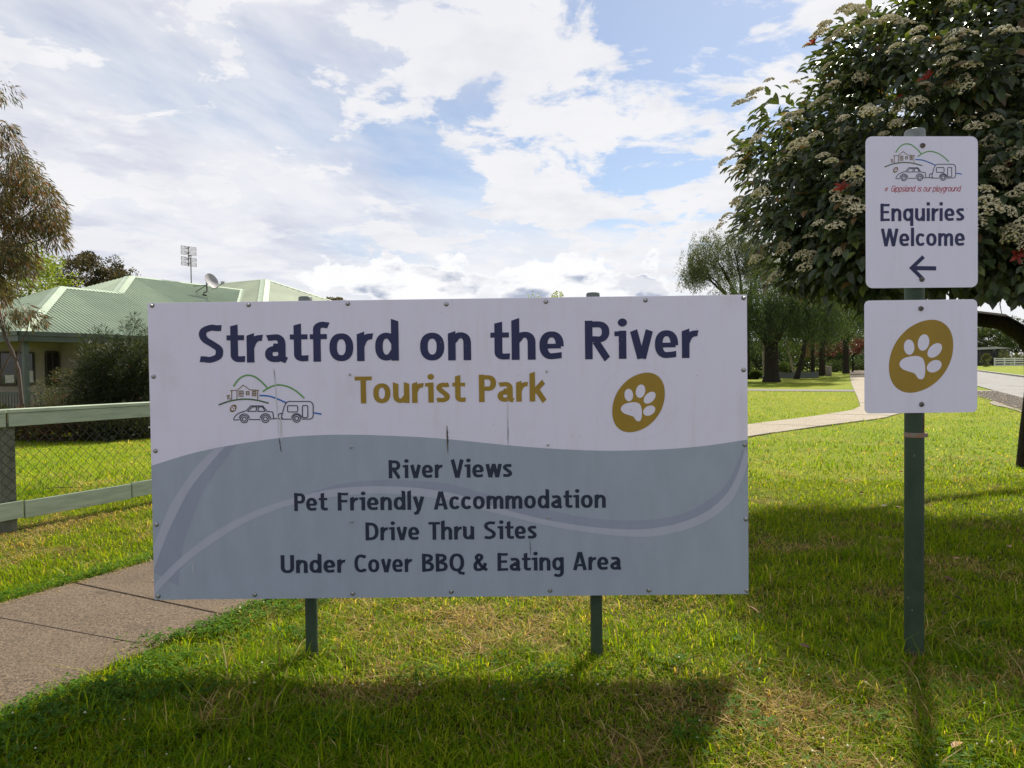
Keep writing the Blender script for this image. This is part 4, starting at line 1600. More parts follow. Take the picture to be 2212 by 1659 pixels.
    # windows
    def window(u0, u1, z0, z1, s, mull=1):
        fr = MB()
        c = lambda u, z, d: HP(u, s, z) - B + V3 * d
        for a, b in (((u0, z0), (u1, z0)), ((u0, z1), (u1, z1))):
            fr.beam(c(*a, 0.045), c(*b, 0.045), 0.05, 0.05)
        for u in [u0 + (u1 - u0) * i / (mull + 1) for i in range(mull + 2)]:
            fr.beam(c(u, z0 + 0.025, 0.045), c(u, z1 - 0.025, 0.045), 0.045, 0.045, updir=U3)
        f = fr.build('window', M_FRAME, root)
        for i in range(mull + 1):
            a, b = u0 + (u1 - u0) * i / (mull + 1) + 0.02, u0 + (u1 - u0) * (i + 1) / (mull + 1) - 0.02
            g = MB()
            g.beam(c((a + b) / 2, z0, 0.036), c((a + b) / 2, z1, 0.036), 0.012, b - a, updir=U3)
            # pane lies in the wall plane
            g = MB().add([tuple(c(a, z0, 0.038)), tuple(c(b, z0, 0.038)), tuple(c(b, z1, 0.038)), tuple(c(a, z1, 0.038)),
                          tuple(c(a, z0, 0.030)), tuple(c(b, z0, 0.030)), tuple(c(b, z1, 0.030)), tuple(c(a, z1, 0.030))],
                         [(0, 1, 2, 3), (7, 6, 5, 4), (0, 4, 5, 1), (1, 5, 6, 2), (2, 6, 7, 3), (3, 7, 4, 0)])
            g.build('pane', M_GLASS, f)
        return f, c
    f1, c = window(10.60, 11.48, 1.22, 2.13, 1.9)
    for (a, b, z0, z1) in ((11.22, 11.46, 1.28, 1.62), (10.72, 10.95, 1.28, 1.50)):
        MB().add([tuple(c(a, z0, 0.044)), tuple(c(b, z0, 0.044)), tuple(c(b, z1, 0.044)), tuple(c(a, z1, 0.044))], [(0, 1, 2, 3)]).build('paper_notice', M_PAPER, f1)
    f2, c = window(11.81, 12.78 - 0.62, 1.15, 2.16, 1.9)
    f3, c = window(13.6, 15.0, 1.2, 2.1, 0.6)
    # porch posts, beam and balustrade
    for u, s in ((10.36, 0.16), (10.36, 4.0)):
        MB().box(HP(u, s, 1.2) - B, (0.12, 0.12, 2.45), math.atan2(UY, UX)).build('porch_post', M_BEAM, root)
    rail = MB().beam(HP(10.36, 0.16, 1.02) - B, HP(10.36, 4.0, 1.02) - B, 0.09, 0.05).beam(HP(10.42, 0.16, 1.02) - B, HP(12.2, 0.16, 1.02) - B, 0.09, 0.05).build('balustrade', M_BEAM, root)
    bm = MB().box((0, 0, 0), (0.02, 0.02, 0.55)).mesh('baluster', M_BEAM)
    for i in range(1, 26):
        link('baluster', bm, rail, HP(10.36, 0.16 + i * 0.14, 0.725) - B)
    for i in range(1, 12):
        link('baluster', bm, rail, HP(10.42 + i * 0.15, 0.16, 0.725) - B)
    MB().add([tuple(HP(u, s, z) - B) for z in (0.0, zf) for (u, s) in ((10.2, 0.0), (16.8, 0.0), (16.8, 7.7), (10.2, 7.7))],
             [(0, 1, 5, 4), (1, 2, 6, 5), (2, 3, 7, 6), (3, 0, 4, 7), (4, 5, 6, 7)]).build('floor_deck', M_BEAM, root)


house()

# --- aerial on the ridge
M_AER = pm('weathered aluminium', (0.20, 0.18, 0.165), (0.12, 0.11, 0.10), 12, 0.55, metallic=0.5)


def aerial():
    p = HP(20.0, 5.95, ZE + MS * 5.95)
    root = thing('tv_aerial', 'four-bay grid television aerial on a mast above the roof ridge', 'aerial', p)
    D = p.y
    tp = lambda px, py: at(px, py, D) - p
    ztop = tp(413, 556).z
    shade_auto(MB().tube([(0, 0, -0.15), (0, 0, ztop)], 0.022, 10).build('mast', M_AER, root))
    c = tp(407.0, 554)
    right = (tp(423.5, 556.5) - tp(391, 552.0))
    wd = right.length
    rx = right.normalized()
    H_ = abs(tp(391, 531).z - tp(391, 574.5).z)
    MB().tube([c + Vector((0, 0.0, -H_ / 2)), c + Vector((0, 0, H_ / 2))], 0.018, 8).beam(c + Vector((0, 0, 0.02)), c + Vector((0.14, 0, 0.02)), 0.04, 0.05).build('boom', M_AER, root)
    for k, zc in enumerate((0.405, 0.165, -0.135, -0.375)):
        z = zc * H_
        mb = MB()
        for i in range(4):
            zz = z + (i - 1.5) * H_ * 0.058
            mb.beam(c - rx * (wd / 2) + Vector((0, 0.03, zz)), c + rx * (wd / 2) + Vector((0, 0.03, zz)), 0.014, 0.018)
        for sg in (-1, 1):
            mb.beam(c + rx * (sg * wd / 2) + Vector((0, 0.03, z - H_ * 0.093)), c + rx * (sg * wd / 2) + Vector((0, 0.03, z + H_ * 0.093)), 0.014, 0.014, updir=(0, 1, 0))
        # bow-tie driven element in front of the grid
        for sg in (-1, 1):
            mb.tube([c + Vector((0, -0.08, z)), c + rx * (sg * 0.13) + Vector((0, -0.10, z + 0.05))], 0.008, 5)
            mb.tube([c + Vector((0, -0.08, z)), c + rx * (sg * 0.13) + Vector((0, -0.10, z - 0.05))], 0.008, 5)
        mb.beam(c + Vector((0, 0.03, z)), c + Vector((0, -0.09, z)), 0.03, 0.03)
        mb.build('grid_element', M_AER, root)


aerial()


def dish():
    foot = HP(19.46, 4.55, ZE + MS * 4.55 + 0.01)
    root = thing('satellite_dish', 'grey satellite dish on a bent bracket standing on the green roof', 'satellite dish', foot)
    D = foot.y
    tp = lambda px, py: at(px, py, D) - foot
    m_d = pm('dish grey', (0.34, 0.33, 0.35), (0.28, 0.27, 0.29), 6, 0.6, spec=0.2)
    m_b = pm('bracket steel', (0.10, 0.11, 0.10), (0.06, 0.065, 0.06), 9, 0.5, metallic=0.3)
    top = tp(446.5, 609)
    shade_auto(MB().tube([(0, 0, -0.02), (0.02, 0, 0.10), tp(447, 630), tp(447, 622), top], 0.03, 10).build('bracket', m_b, root))
    MB().lathe([(0.13, 0.0), (0.13, 0.015)], (0, 0, 0), 10).build('foot_plate', m_b, root)
    mb = MB()
    for q in (tp(414, 636), tp(418, 618)):
        mb.tube([tp(446, 616), q], 0.016, 6)
    mb.build('strut', m_b, root)
    # reflector: shallow bowl facing right, up and towards the street
    ax = Vector((0.86, -0.36, 0.36)).normalized()
    e1 = ax.cross(Vector((0, 0, 1))).normalized()
    e2 = e1.cross(ax).normalized()
    c = tp(454.5, 608.5)
    r = 0.32
    prof = [(r * t, 0.09 * t * t) for t in (0.02, 0.25, 0.5, 0.75, 0.92, 1.0)]
    prof += [(r * 1.03, 0.092), (r * 1.03, 0.080)] + [(r * t, 0.09 * t * t - 0.02) for t in (0.95, 0.75, 0.5, 0.25, 0.02)]
    shade_auto(MB().lathe([(a, h) for a, h in prof], c, 36, (e1, e2, ax)).build('reflector', m_d, root), 50)
    lo = c - e2 * r * 0.98
    MB().tube([lo - ax * 0.05, lo - e2 * 0.05 + ax * 0.15, tp(466, 623), tp(480, 613)], 0.014, 6).build('feed_arm', m_b, root)
    MB().box(tp(481.5, 611), (0.14, 0.10, 0.11)).tube([tp(481, 611), tp(477.5, 611.5)], 0.04, 8).build('receiver', m_d, root)


dish()
# ================================================================== VEGETATION
M_BARK = pm('dark fissured bark', (0.050, 0.040, 0.030), (0.022, 0.018, 0.014), 7, 0.95, 0.06, 16, spec=0.15, stretch=(4, 4, 1))
M_BARK_PALE = pm('pale smooth bark', (0.30, 0.25, 0.20), (0.17, 0.14, 0.11), 4, 0.85, 0.01, 12, stretch=(3, 3, 1))
M_BARK_RED = pm('reddish peeling bark', (0.13, 0.095, 0.075), (0.06, 0.045, 0.036), 9, 0.85, 0.006, 30, stretch=(4, 4, 1))
M_LEAF = leaf_mat('tree leaves', 0.5, 0.40)
M_LEAF_GLOSS = leaf_mat('glossy leaves', 0.33, 0.32, 0.5, (1.3, 1.3, 0.5), 0.2, 1.2)
M_GRASSB = leaf_mat('grass blades', 0.6, 0.55, 0.10, (1.35, 1.25, 0.35), 0.15, 1.5)
LEAF4 = ([(0, 0, 0), (0.45, 0.5, 0.02), (1, 0, -0.12), (0.45, -0.5, 0.02)], [(0, 1, 2, 3)])
LEAF_FOLD = ([(0, 0, 0), (0.30, 0.42, 0.12), (0.68, 0.44, 0.08), (1, 0, -0.16), (0.68, -0.44, 0.08), (0.30, -0.42, 0.12), (0.5, 0, -0.03)],
             [(0, 6, 1), (1, 6, 2), (2, 6, 3), (0, 5, 6), (5, 4, 6), (4, 3, 6)])


def rand_dirs(n):
    return unit(rng.normal(size=(n, 3)))


def leaves(name, P, D, size, wid, tints, mat, parent, base, tmpl=LEAF4, hint=None, size_var=0.35, **tags):
    """P positions, D directions, tints list of (colour, weight)"""
    n = len(P)
    hint = rand_dirs(n) if hint is None else hint
    x, y, z = frame_from(D, hint)
    L = size * rng.uniform(1 - size_var, 1 + size_var, n)
    cols_ = np.array([t[0] for t in tints])
    wts = np.array([t[1] for t in tints], dtype=float)
    ci = rng.choice(len(tints), n, p=wts / wts.sum())
    C = cols_[ci] * rng.uniform(0.75, 1.25, (n, 1))
    me = scatter(name, tmpl[0], tmpl[1], P - np.array(base), x * L[:, None], y * (L * wid)[:, None], z * L[:, None], mat, C)
    return link(name, me, parent, **tags)


def limb(mb, p0, p1, r0, r1, bend=0.15, n=5, sides=7):
    p0, p1 = Vector(p0), Vector(p1)
    L = (p1 - p0).length
    off = Vector((random.uniform(-1, 1), random.uniform(-1, 1), random.uniform(-0.3, 0.6))) * (L * bend)
    pts = []
    for i in range(n + 1):
        t = i / n
        pts.append(p0.lerp(p1, t) + off * (math.sin(math.pi * t) * 0.8) + Vector((random.uniform(-1, 1), random.uniform(-1, 1), 0)) * (L * 0.012))
    pts[0], pts[-1] = p0, p1
    mb.tube(pts, [r0 + (r1 - r0) * (i / n) ** 0.8 for i in range(n + 1)], sides)
    return pts


def clump_points(centers, radii, per):
    """leaf positions gathered round clump centres, denser towards their skins"""
    k = len(centers)
    d = rand_dirs(k * per)
    r = np.repeat(radii, per) * rng.uniform(0.25, 1.0, k * per) ** 0.6
    P = np.repeat(centers, per, axis=0) + d * r[:, None] * np.array([1, 1, 0.8])
    return P, d


def crown_centers(c, rad, n, inner=0.45, zmin=None):
    """clump centres in an uneven ellipsoid"""
    d = rand_dirs(n)
    lump = 0.80 + 0.30 * vnoise(d[:, 0] * 2 + 5 * d[:, 2], d[:, 1] * 2, 1.3, int(abs(c[0]) * 7) + 3)
    r = rng.uniform(inner, 1.0, n) ** 0.5 * lump
    C = np.array(c) + d * np.array(rad) * r[:, None]
    if zmin is not None:
        C = C[C[:, 2] > zmin]
    return C


def tree(name, label, cat, base, crown_c, crown_r, trunk_h, r0, tints, n_clump=70, per=160, clump_r=0.55, leaf=0.12, wid=0.45, bark=None, limbs=6, droop=0.0,
         group=None, zmin=None, mat=None, lean=(0, 0), inner=0.45, flower=None, spread=None):
    b = Vector(base)
    root = thing(name, label, cat, b, 0, group)
    cc = Vector(crown_c)
    mb = MB()
    fork = b + Vector((lean[0], lean[1], trunk_h))
    pts = limb(mb, b - Vector((0, 0, 0.25)), fork, r0 * 1.25, r0 * 0.8, 0.04, 7, 10)
    CC = crown_centers(crown_c, crown_r, n_clump, inner, zmin)
    idx = rng.choice(len(CC), min(limbs, len(CC)), replace=False)
    for i in idx:
        tgt = Vector(CC[i])
        mid = fork.lerp(tgt, 0.55) + Vector((0, 0, 0.1 * (tgt - fork).length))
        limb(mb, fork - Vector((0, 0, 0.1)), mid, r0 * 0.55, r0 * 0.28, 0.12)
        limb(mb, mid, tgt, r0 * 0.28, r0 * 0.08, 0.12)
        for j in rng.choice(len(CC), 3, replace=False):
            t2 = Vector(CC[j])
            if (t2 - mid).length < max(crown_r) * 1.1:
                limb(mb, mid, t2, r0 * 0.16, r0 * 0.04, 0.15, 4, 5)
    mb.v = [tuple(Vector(v_) - b) for v_ in mb.v]
    mb.build('trunk', bark or M_BARK, root, True)
    P, d = clump_points(CC, clump_r * rng.uniform(0.7, 1.3, len(CC)), per)
    D = d * 0.6 + rand_dirs(len(P)) * 0.6 + np.array([0, 0, -droop])
    leaves('crown', P, D, leaf, wid, tints, mat or M_LEAF, root, b)
    return root


def shrub(name, label, cat, base, rad, height, tints, n=5000, leaf=0.06, wid=0.25, group=None, spiky=0.5, flowers=None, clumps=28):
    b = Vector(base)
    root = thing(name, label, cat, b, 0, group)
    mb = MB()
    c = (b.x, b.y, b.z + height * 0.55)
    CC = crown_centers(c, (rad, rad * 0.8, height * 0.48), clumps, 0.2, b.z + 0.05)
    if spiky > 0.8:
        dv = rand_dirs(26)
        dv[:, 2] = np.abs(dv[:, 2]) * 1.1 + 0.15
        tip = np.array(c) + dv * np.array([rad, rad * 0.8, height * 0.52]) * rng.uniform(0.95, 1.18, (26, 1))
        sp_ = np.concatenate([np.array(c) + (tip - np.array(c)) * k_ for k_ in (0.7, 0.82, 0.92, 1.0)])
    for i in range(min(9, len(CC))):
        limb(mb, b + Vector((random.uniform(-0.1, 0.1), random.uniform(-0.1, 0.1), -0.1)), Vector(CC[i]), 0.03, 0.008, 0.15, 4, 5)
    mb.v = [tuple(Vector(v_) - b) for v_ in mb.v]
    mb.build('stem', M_BARK_RED, root, True)
    P, d = clump_points(CC, np.full(len(CC), rad * 0.38), max(4, n // max(1, len(CC))))
    if spiky > 0.8:
        P2, d2_ = clump_points(sp_, np.full(len(sp_), 0.10), 42)
        P, d = np.concatenate([P, P2]), np.concatenate([d, d2_])
    P[:, 2] = np.maximum(P[:, 2], b.z + 0.02)
    D = d * spiky + rand_dirs(len(P)) * 0.4 + np.array([0, 0, 0.35])
    leaves('foliage', P, D, leaf, wid, tints, M_LEAF, root, b)
    if flowers:
        colr, fn, fs = flowers
        pk = rng.choice(len(P), fn, replace=False)
        Q = P[pk] + d[pk] * 0.06
        me_v, me_f = octa_v, octa_f
        s_ = fs * rng.uniform(0.6, 1.2, fn)
        I = np.eye(3)
        me = scatter('flowers', me_v, me_f, Q - np.array(b), I[0] * s_[:, None], I[1] * s_[:, None], I[2] * (s_ * 0.8)[:, None], M_LEAF, np.array(colr) * rng.uniform(0.7, 1.2, (fn, 1)))
        link('flowers', me, root, kind='stuff')
    return root


gzf = lambda y: float(ground_z(y))


# ------------------------------------------------------------------ the flowering tree on the right
def flower_cluster_mesh(seed, r=0.125):
    g = np.random.default_rng(seed)
    n = 110
    a = g.uniform(0, 2 * np.pi, n)
    q = np.sqrt(g.uniform(0, 1, n))
    lob = 1 + 0.22 * np.sin(3 * a + seed)
    x, y = q * np.cos(a) * lob * r, q * np.sin(a) * lob * r
    z = 0.060 * (1 - q ** 2) + g.uniform(-0.008, 0.010, n)
    P = np.stack([x, y, z], -1)
    s_ = g.uniform(0.012, 0.019, n)
    I = np.eye(3)
    C = np.array([[0.80, 0.74, 0.52]]) * g.uniform(0.65, 1.15, (n, 1)) * np.where(g.uniform(size=(n, 1)) < 0.25, np.array([[0.8, 0.78, 0.5]]), 1.0)
    me = scatter('flower_cluster', octa_v, octa_f, P, I[0] * s_[:, None], I[1] * s_[:, None], I[2] * s_[:, None], None, C)
    return me


def flowering_tree():
    base = Vector((7.42, 9.7, 0.0))
    root = thing('flowering_tree', 'large dark glossy-leaved tree with cream flower heads behind the pole sign', 'tree', base)
    mb = MB()
    B = base
    mb.tube([B + Vector((0.05, 0, -0.3)), B + Vector((0.02, 0, 0.1)), B + Vector((0.0, 0, 0.5)), B + Vector((0.05, 0.02, 1.1)), B + Vector((0.02, 0.0, 1.7)), B + Vector((0.1, 0.0, 2.3)), B + Vector((0.2, 0, 3.0))], [0.36, 0.30, 0.25, 0.22, 0.22, 0.18, 0.12], 12)
    mb.tube([B + Vector((-0.12, -0.12, -0.3)), B + Vector((-0.16, -0.1, 0.12)), B + Vector((-0.08, -0.05, 0.5))], [0.14, 0.12, 0.06], 8)
    f = B + Vector((0.1, 0, 2.2))
    # the low limb reaching left behind the sign plates
    pts = [B + Vector((0.02, 0, 1.50)), B + Vector((-0.25, -0.02, 1.85)), B + Vector((-0.62, -0.1, 2.04)), B + Vector((-1.15, -0.2, 2.10)), B + Vector((-1.8, -0.3, 2.25)), B + Vector((-2.6, -0.4, 2.7)), B + Vector((-3.4, -0.5, 3.2))]
    mb.tube(pts, [0.15, 0.125, 0.115, 0.105, 0.09, 0.06, 0.03], 9)
    for (x, y, z) in ((-0.9, 0.2, 5.2), (0.4, -0.4, 6.2), (1.6, -0.4, 5.6), (-1.6, -0.6, 4.6), (0.6, 0.6, 5.6), (-0.4, -1.8, 4.4), (2.6, -0.6, 4.4)):
        q = B + Vector((x, y, z))
        m = f.lerp(q, 0.5) + Vector((0, 0, 0.3))
        limb(mb, f, m, 0.11, 0.07, 0.08, 5, 8)
        limb(mb, m, q, 0.07, 0.015, 0.12, 5, 6)
        for k in range(4):
            e = q + Vector((random.uniform(-1.3, 1.3), random.uniform(-1.3, 0.8), random.uniform(-0.4, 1.0)))
            limb(mb, m.lerp(q, random.uniform(0.2, 0.8)), e, 0.03, 0.008, 0.15, 4, 5)
    # twiggy fringe under the crown
    for k in range(26):
        a = B + Vector((random.uniform(-3.6, 1.0), random.uniform(-1.6, 0.6), random.uniform(2.5, 3.0)))
        limb(mb, a, a + Vector((random.uniform(-0.6, 0.6), random.uniform(-0.4, 0.1), random.uniform(-0.45, 0.1))), 0.012, 0.004, 0.15, 4, 5)
    mb.v = [tuple(Vector(v_) - B) for v_ in mb.v]
    mb.build('trunk', M_BARK, root, True)
    # crown: clumps on the skin of a big dome that starts above head height
    c = np.array([7.45, 8.75, 3.55])
    R = np.array([4.75, 2.75, 3.05])
    n = 1150
    d = rand_dirs(n)
    lump = 0.87 + 0.17 * vnoise(d[:, 0] * 3 + 4 * d[:, 2], d[:, 1] * 3 + d[:, 2], 1.2, 5)
    r = np.where(rng.uniform(size=n) < 0.72, rng.uniform(0.86, 1.0, n), rng.uniform(0.4, 0.86, n)) * lump
    CC = c + d * R * r[:, None]
    n2_ = 420
    d2 = rand_dirs(n2_)
    c2, R2 = np.array([9.0, 8.6, 5.2]), np.array([3.5, 2.5, 3.0])
    CC = np.concatenate([CC, c2 + d2 * R2 * (rng.uniform(0.55, 1.0, n2_) ** 0.5 * rng.uniform(0.88, 1.04, n2_))[:, None]])
    d = np.concatenate([d, d2])
    ns = 420
    th_ = rng.uniform(math.pi * 0.93, math.pi * 1.75, ns)
    zz_ = rng.uniform(2.3, 3.5, ns)
    rr_ = rng.uniform(0.72, 1.0, ns) * (0.90 + 0.1 * np.sin(th_ * 7))
    sk = np.stack([c[0] + np.cos(th_) * R[0] * rr_, c[1] + np.sin(th_) * R[1] * rr_, zz_], -1)
    CC = np.concatenate([CC, sk])
    d = np.concatenate([d, unit(np.stack([np.cos(th_), np.sin(th_) * 1.3, np.zeros(ns)], -1))])
    # the skirt hangs lower towards the left
    zlim = 2.42 + 0.10 * np.sin(CC[:, 0] * 2.3) - 0.06 * np.clip(CC[:, 0] - 4, -1, 3)
    keep = (CC[:, 2] > zlim) & (CC[:, 1] - 0.88 * CC[:, 2] < 6.5 + 0.5 * np.sin(CC[:, 0] * 1.7))  # back also cut away so the crown's shadow stops short on the lawn
    CC, dd = CC[keep], d[keep]
    rad = rng.uniform(0.24, 0.46, len(CC))
    per = 62
    P, dl = clump_points(CC, rad, per)
    out = np.repeat(dd, per, axis=0)
    ok = P[:, 2] > 2.02
    P, dl, out = P[ok], dl[ok], out[ok]
    D = dl * 0.6 + out * 0.4 + rand_dirs(len(P)) * 0.45 + np.array([0, 0, -0.45])
    dark = [((0.060, 0.086, 0.038), 5), ((0.085, 0.115, 0.046), 4), ((0.044, 0.062, 0.036), 3), ((0.13, 0.16, 0.045), 1.4), ((0.17, 0.11, 0.05), 0.4)]
    leaves('foliage', P, D, 0.138, 0.50, dark, M_LEAF_GLOSS, root, B, LEAF_FOLD, hint=unit(out + np.array([0, 0, 0.8])), kind='stuff')
    # flower heads: on the skin of the clumps, most of them where the crown faces the lawn and the path
    m_fl = leaf_mat('cream flowers', 0.7, 0.25, 0.2, (1.1, 1.05, 0.8), 0.1, 2)
    heads = [flower_cluster_mesh(s_) for s_ in (1, 2, 3, 4)]
    for h in heads:
        h.materials.append(m_fl)
    face = dd @ np.array([-0.45, -0.85, 0.25])
    # keep to clumps that nothing stands in front of, seen from the lawn by the board
    eye_ = np.array([0.0, 0.0, 1.5])
    rel = CC - eye_
    dist_ = np.linalg.norm(rel, axis=1)
    dirs_ = rel / dist_[:, None]
    along = dirs_ @ rel.T                                  # how far each other clump lies along the line of sight
    perp2 = (dist_ ** 2)[None, :] - along ** 2
    blocked = ((perp2 < 0.24 ** 2) & (along < dist_[:, None] - 0.25) & (along > 0)).sum(1)
    cand = np.where((blocked <= 1) & (CC[:, 0] < 9.0))[0]
    cnt = 0
    while cnt < 300:
        i = int(rng.choice(cand))
        dv = unit(dd[i] * 0.8 + rng.normal(size=3) * 0.45 + np.array([-0.1, -0.25, 0.25]))
        p = CC[i] + dv * rad[i] * rng.uniform(1.0, 1.3)
        if p[2] < 2.35 or p[0] > 9.4:
            continue
        o_ = link('flower_cluster', heads[cnt % 4], root, Vector(p) - B)
        nrm = Vector(unit(dv * 0.6 + np.array([0, -0.15, 0.75])))
        o_.rotation_euler = nrm.to_track_quat('Z', 'Y').to_euler()
        k = random.uniform(0.5, 1.0)
        o_.scale = (k, k * random.uniform(0.75, 1.1), k)
        cnt += 1
    # the many further heads, too crowded to tell apart
    allv, allc = [], []
    for k in range(330):
        i = int(rng.choice(cand))
        dv = unit(dd[i] * 0.8 + rng.normal(size=3) * 0.5 + np.array([-0.1, -0.2, 0.3]))
        p = CC[i] + dv * rad[i] * rng.uniform(1.0, 1.3)
        if p[2] < 2.35:
            continue
        h = heads[k % 4]
        co = np.empty(len(h.vertices) * 3, dtype=np.float32)
        h.vertices.foreach_get('co', co)
        q = Vector(unit(dv * 0.6 + np.array([0, -0.15, 0.75]))).to_track_quat('Z', 'Y').to_matrix()
        allv.append((co.reshape(-1, 3) * random.uniform(0.4, 0.8)) @ np.array(q).T + p - np.array(B))
        allc.append(np.tile([[0.78, 0.71, 0.48]], (len(h.vertices), 1)) * rng.uniform(0.6, 1.15, (len(h.vertices) // 6, 1)).repeat(6, 0))
    VV, CV = np.concatenate(allv), np.concatenate(allc)
    nb_ = len(VV) // 6
    FF = (np.arange(nb_)[:, None] * 6 + np.concatenate([np.array(f_) for f_ in octa_f])[None, :]).ravel()
    link('flower_heads', np_mesh('flower_heads', VV, FF, np.full(nb_ * 8, 3), m_fl, CV), root, kind='stuff')
    # fresh red leaves in small whorls
    m_red = leaf_mat('young red leaves', 0.4, 0.45, 0.4, (1.3, 0.8, 0.6), 0.1, 2)
    n_r = 5
    a = np.arange(n_r) / n_r * 2 * np.pi
    Dw = np.stack([np.cos(a), np.sin(a), np.full(n_r, 0.9)], -1)
    x, y, z = frame_from(Dw, np.tile([[0.1, 0.2, 1.0]], (n_r, 1)))
    whorl = scatter('red_shoot', LEAF_FOLD[0], LEAF_FOLD[1], np.zeros((n_r, 3)), x * 0.11, y * 0.045, z * 0.11, m_red, np.array([[0.36, 0.055, 0.035]] * n_r) * rng.uniform(0.7, 1.3, (n_r, 1)))
    for k in range(34):
        i = int(rng.choice(cand))
        dv = unit(dd[i] + rng.normal(size=3) * 0.5)
        p = CC[i] + dv * rad[i] * 1.05
        if p[2] < 2.4 or p[0] > 9.4:
            continue
        o_ = link('red_shoot', whorl, root, Vector(p) - B)
        o_.rotation_euler = Vector(unit(dv + np.array([0, -0.3, 0.5]))).to_track_quat('Z', 'Y').to_euler()


flowering_tree()


# ------------------------------------------------------------------ trees and shrubs by the house
def wattle():
    """thin-stemmed tree with narrow hanging leaves at the left edge"""
    b = Vector((-11.0, 15.6, gzf(15.6)))
    root = thing('narrow_leaved_tree', 'thin-stemmed tree with narrow brownish hanging leaves at the left edge', 'tree', b)
    D = 15.6
    A = lambda px, py, dd=0.0: at(px, py, D + dd)
    mb = MB()
    mb.tube([A(60, 985), A(50, 900), A(46, 860), A(40, 800), A(26, 758), A(10, 728), A(2, 690), A(-12, 620), A(-30, 540)], [0.045, 0.043, 0.042, 0.04, 0.038, 0.036, 0.034, 0.032, 0.03], 8)
    mb.tube([A(44, 850), A(33, 790), A(44, 745), A(58, 715), A(64, 690)], [0.03, 0.026, 0.022, 0.016, 0.01], 6)
    mb.tube([A(26, 758), A(4, 800), A(-10, 850)], [0.03, 0.03, 0.03], 6)
    mb.tube([A(-12, 620), A(10, 560), A(40, 530), A(80, 520), A(118, 505)], [0.04, 0.03, 0.022, 0.015, 0.008], 6)
    mb.tube([A(-30, 540), A(-5, 470), A(30, 420), A(60, 380)], [0.035, 0.03, 0.02, 0.008], 6)
    mb.tube([A(-30, 540), A(-40, 400), A(-30, 300), A(5, 265)], [0.035, 0.03, 0.02, 0.008], 6)
    mb.tube([A(10, 560), A(50, 470), A(90, 440), A(120, 420)], [0.03, 0.022, 0.012, 0.006], 6)
    mb.v = [tuple(Vector(v_) - b) for v_ in mb.v]
    mb.build('trunk', M_BARK_RED, root, True)
    # sprays, roughly where the crown breaks against the sky
    spots = []
    for (px, py, r, k) in ((30, 320, 28, 3), (-20, 300, 45, 5), (50, 385, 40, 8), (15, 400, 45, 9), (85, 400, 28, 6), (105, 435, 25, 6), (60, 440, 45, 10), (10, 470, 50, 10), (100, 475, 30, 7), (60, 500, 35, 8), (120, 505, 20, 5),
                           (118, 485, 18, 4), (20, 530, 35, 7), (40, 568, 28, 6), (60, 572, 18, 3), (0, 590, 40, 7), (5, 640, 30, 5), (45, 672, 25, 2), (70, 690, 22, 2), (25, 690, 25, 2), (-30, 430, 60, 12), (-40, 560, 50, 10), (-60, 350, 60, 10),
                           (30, 360, 25, 5), (20, 290, 14, 2), (2, 200, 14, 2)):
        for _ in range(k):
            spots.append(A(px + random.gauss(0, r * 0.45), py + random.gauss(0, r * 0.45), random.gauss(0, 0.45)))
    CC = np.array([tuple(s_) for s_ in spots])
    P, d = clump_points(CC, rng.uniform(0.17, 0.35, len(CC)), 115)
    Dv = d * 0.5 + rand_dirs(len(P)) * 0.35 + np.array([0.25, 0, -0.75])
    leaves('crown', P, Dv, 0.155, 0.13, [((0.105, 0.085, 0.032), 4), ((0.065, 0.068, 0.030), 4), ((0.16, 0.105, 0.045), 2.4), ((0.20, 0.065, 0.04), 1.1), ((0.045, 0.045, 0.026), 2)], M_LEAF, root, b)


wattle()
p = at(35, 605, 33)
tree('lime_green_tree', 'bright lime-green tree rising behind the left end of the roof', 'tree', (p.x, 33, gzf(33)), tuple(p), (2.6, 2.2, 1.9), 2.5, 0.16,
     [((0.20, 0.27, 0.025), 5), ((0.28, 0.30, 0.04), 3), ((0.13, 0.19, 0.025), 3)], 90, 110, 0.42, 0.13, 0.5, limbs=8, inner=0.2)
p = at(188, 590, 48)
tree('round_dark_tree', 'dark brown-green round-headed tree behind the house roof', 'tree', (p.x, 48, gzf(48)), (p.x, p.y, p.z - 0.5), (3.0, 2.6, 1.9), 4.0, 0.22,
     [((0.060, 0.050, 0.026), 5), ((0.085, 0.065, 0.032), 3), ((0.042, 0.040, 0.024), 4)], 90, 150, 0.48, 0.17, 0.5, limbs=12, inner=0.25)
p = at(150, 605, 47)
p = at(720, 652, 95)
tree('distant_brown_tree', 'small brownish treetop just showing over the board right of the house', 'tree', (p.x, 95, gzf(95)), (p.x, p.y, p.z - 0.6), (2.2, 1.6, 1.1), 6.0, 0.25,
     [((0.11, 0.09, 0.04), 4), ((0.08, 0.075, 0.035), 3)], 40, 90, 0.5, 0.25, 0.5, limbs=4)
p = at(1195, 640, 24)
tree('pale_green_sapling', 'pale green treetop peeping over the board beside the right post', 'tree', (p.x, 24, gzf(24)), (p.x, p.y, p.z - 0.42), (0.95, 0.7, 0.62), 2.8, 0.06,
     [((0.22, 0.27, 0.06), 5), ((0.30, 0.33, 0.10), 3), ((0.15, 0.20, 0.05), 2)], 30, 42, 0.20, 0.075, 0.5, limbs=9, inner=0.4)

NEEDLE = [((0.028, 0.040, 0.016), 5), ((0.042, 0.056, 0.021), 4), ((0.016, 0.024, 0.012), 5), ((0.075, 0.085, 0.03), 1)]
RUSSET = [((0.10, 0.045, 0.03), 4), ((0.055, 0.06, 0.025), 4), ((0.16, 0.06, 0.035), 2), ((0.04, 0.045, 0.02), 4)]


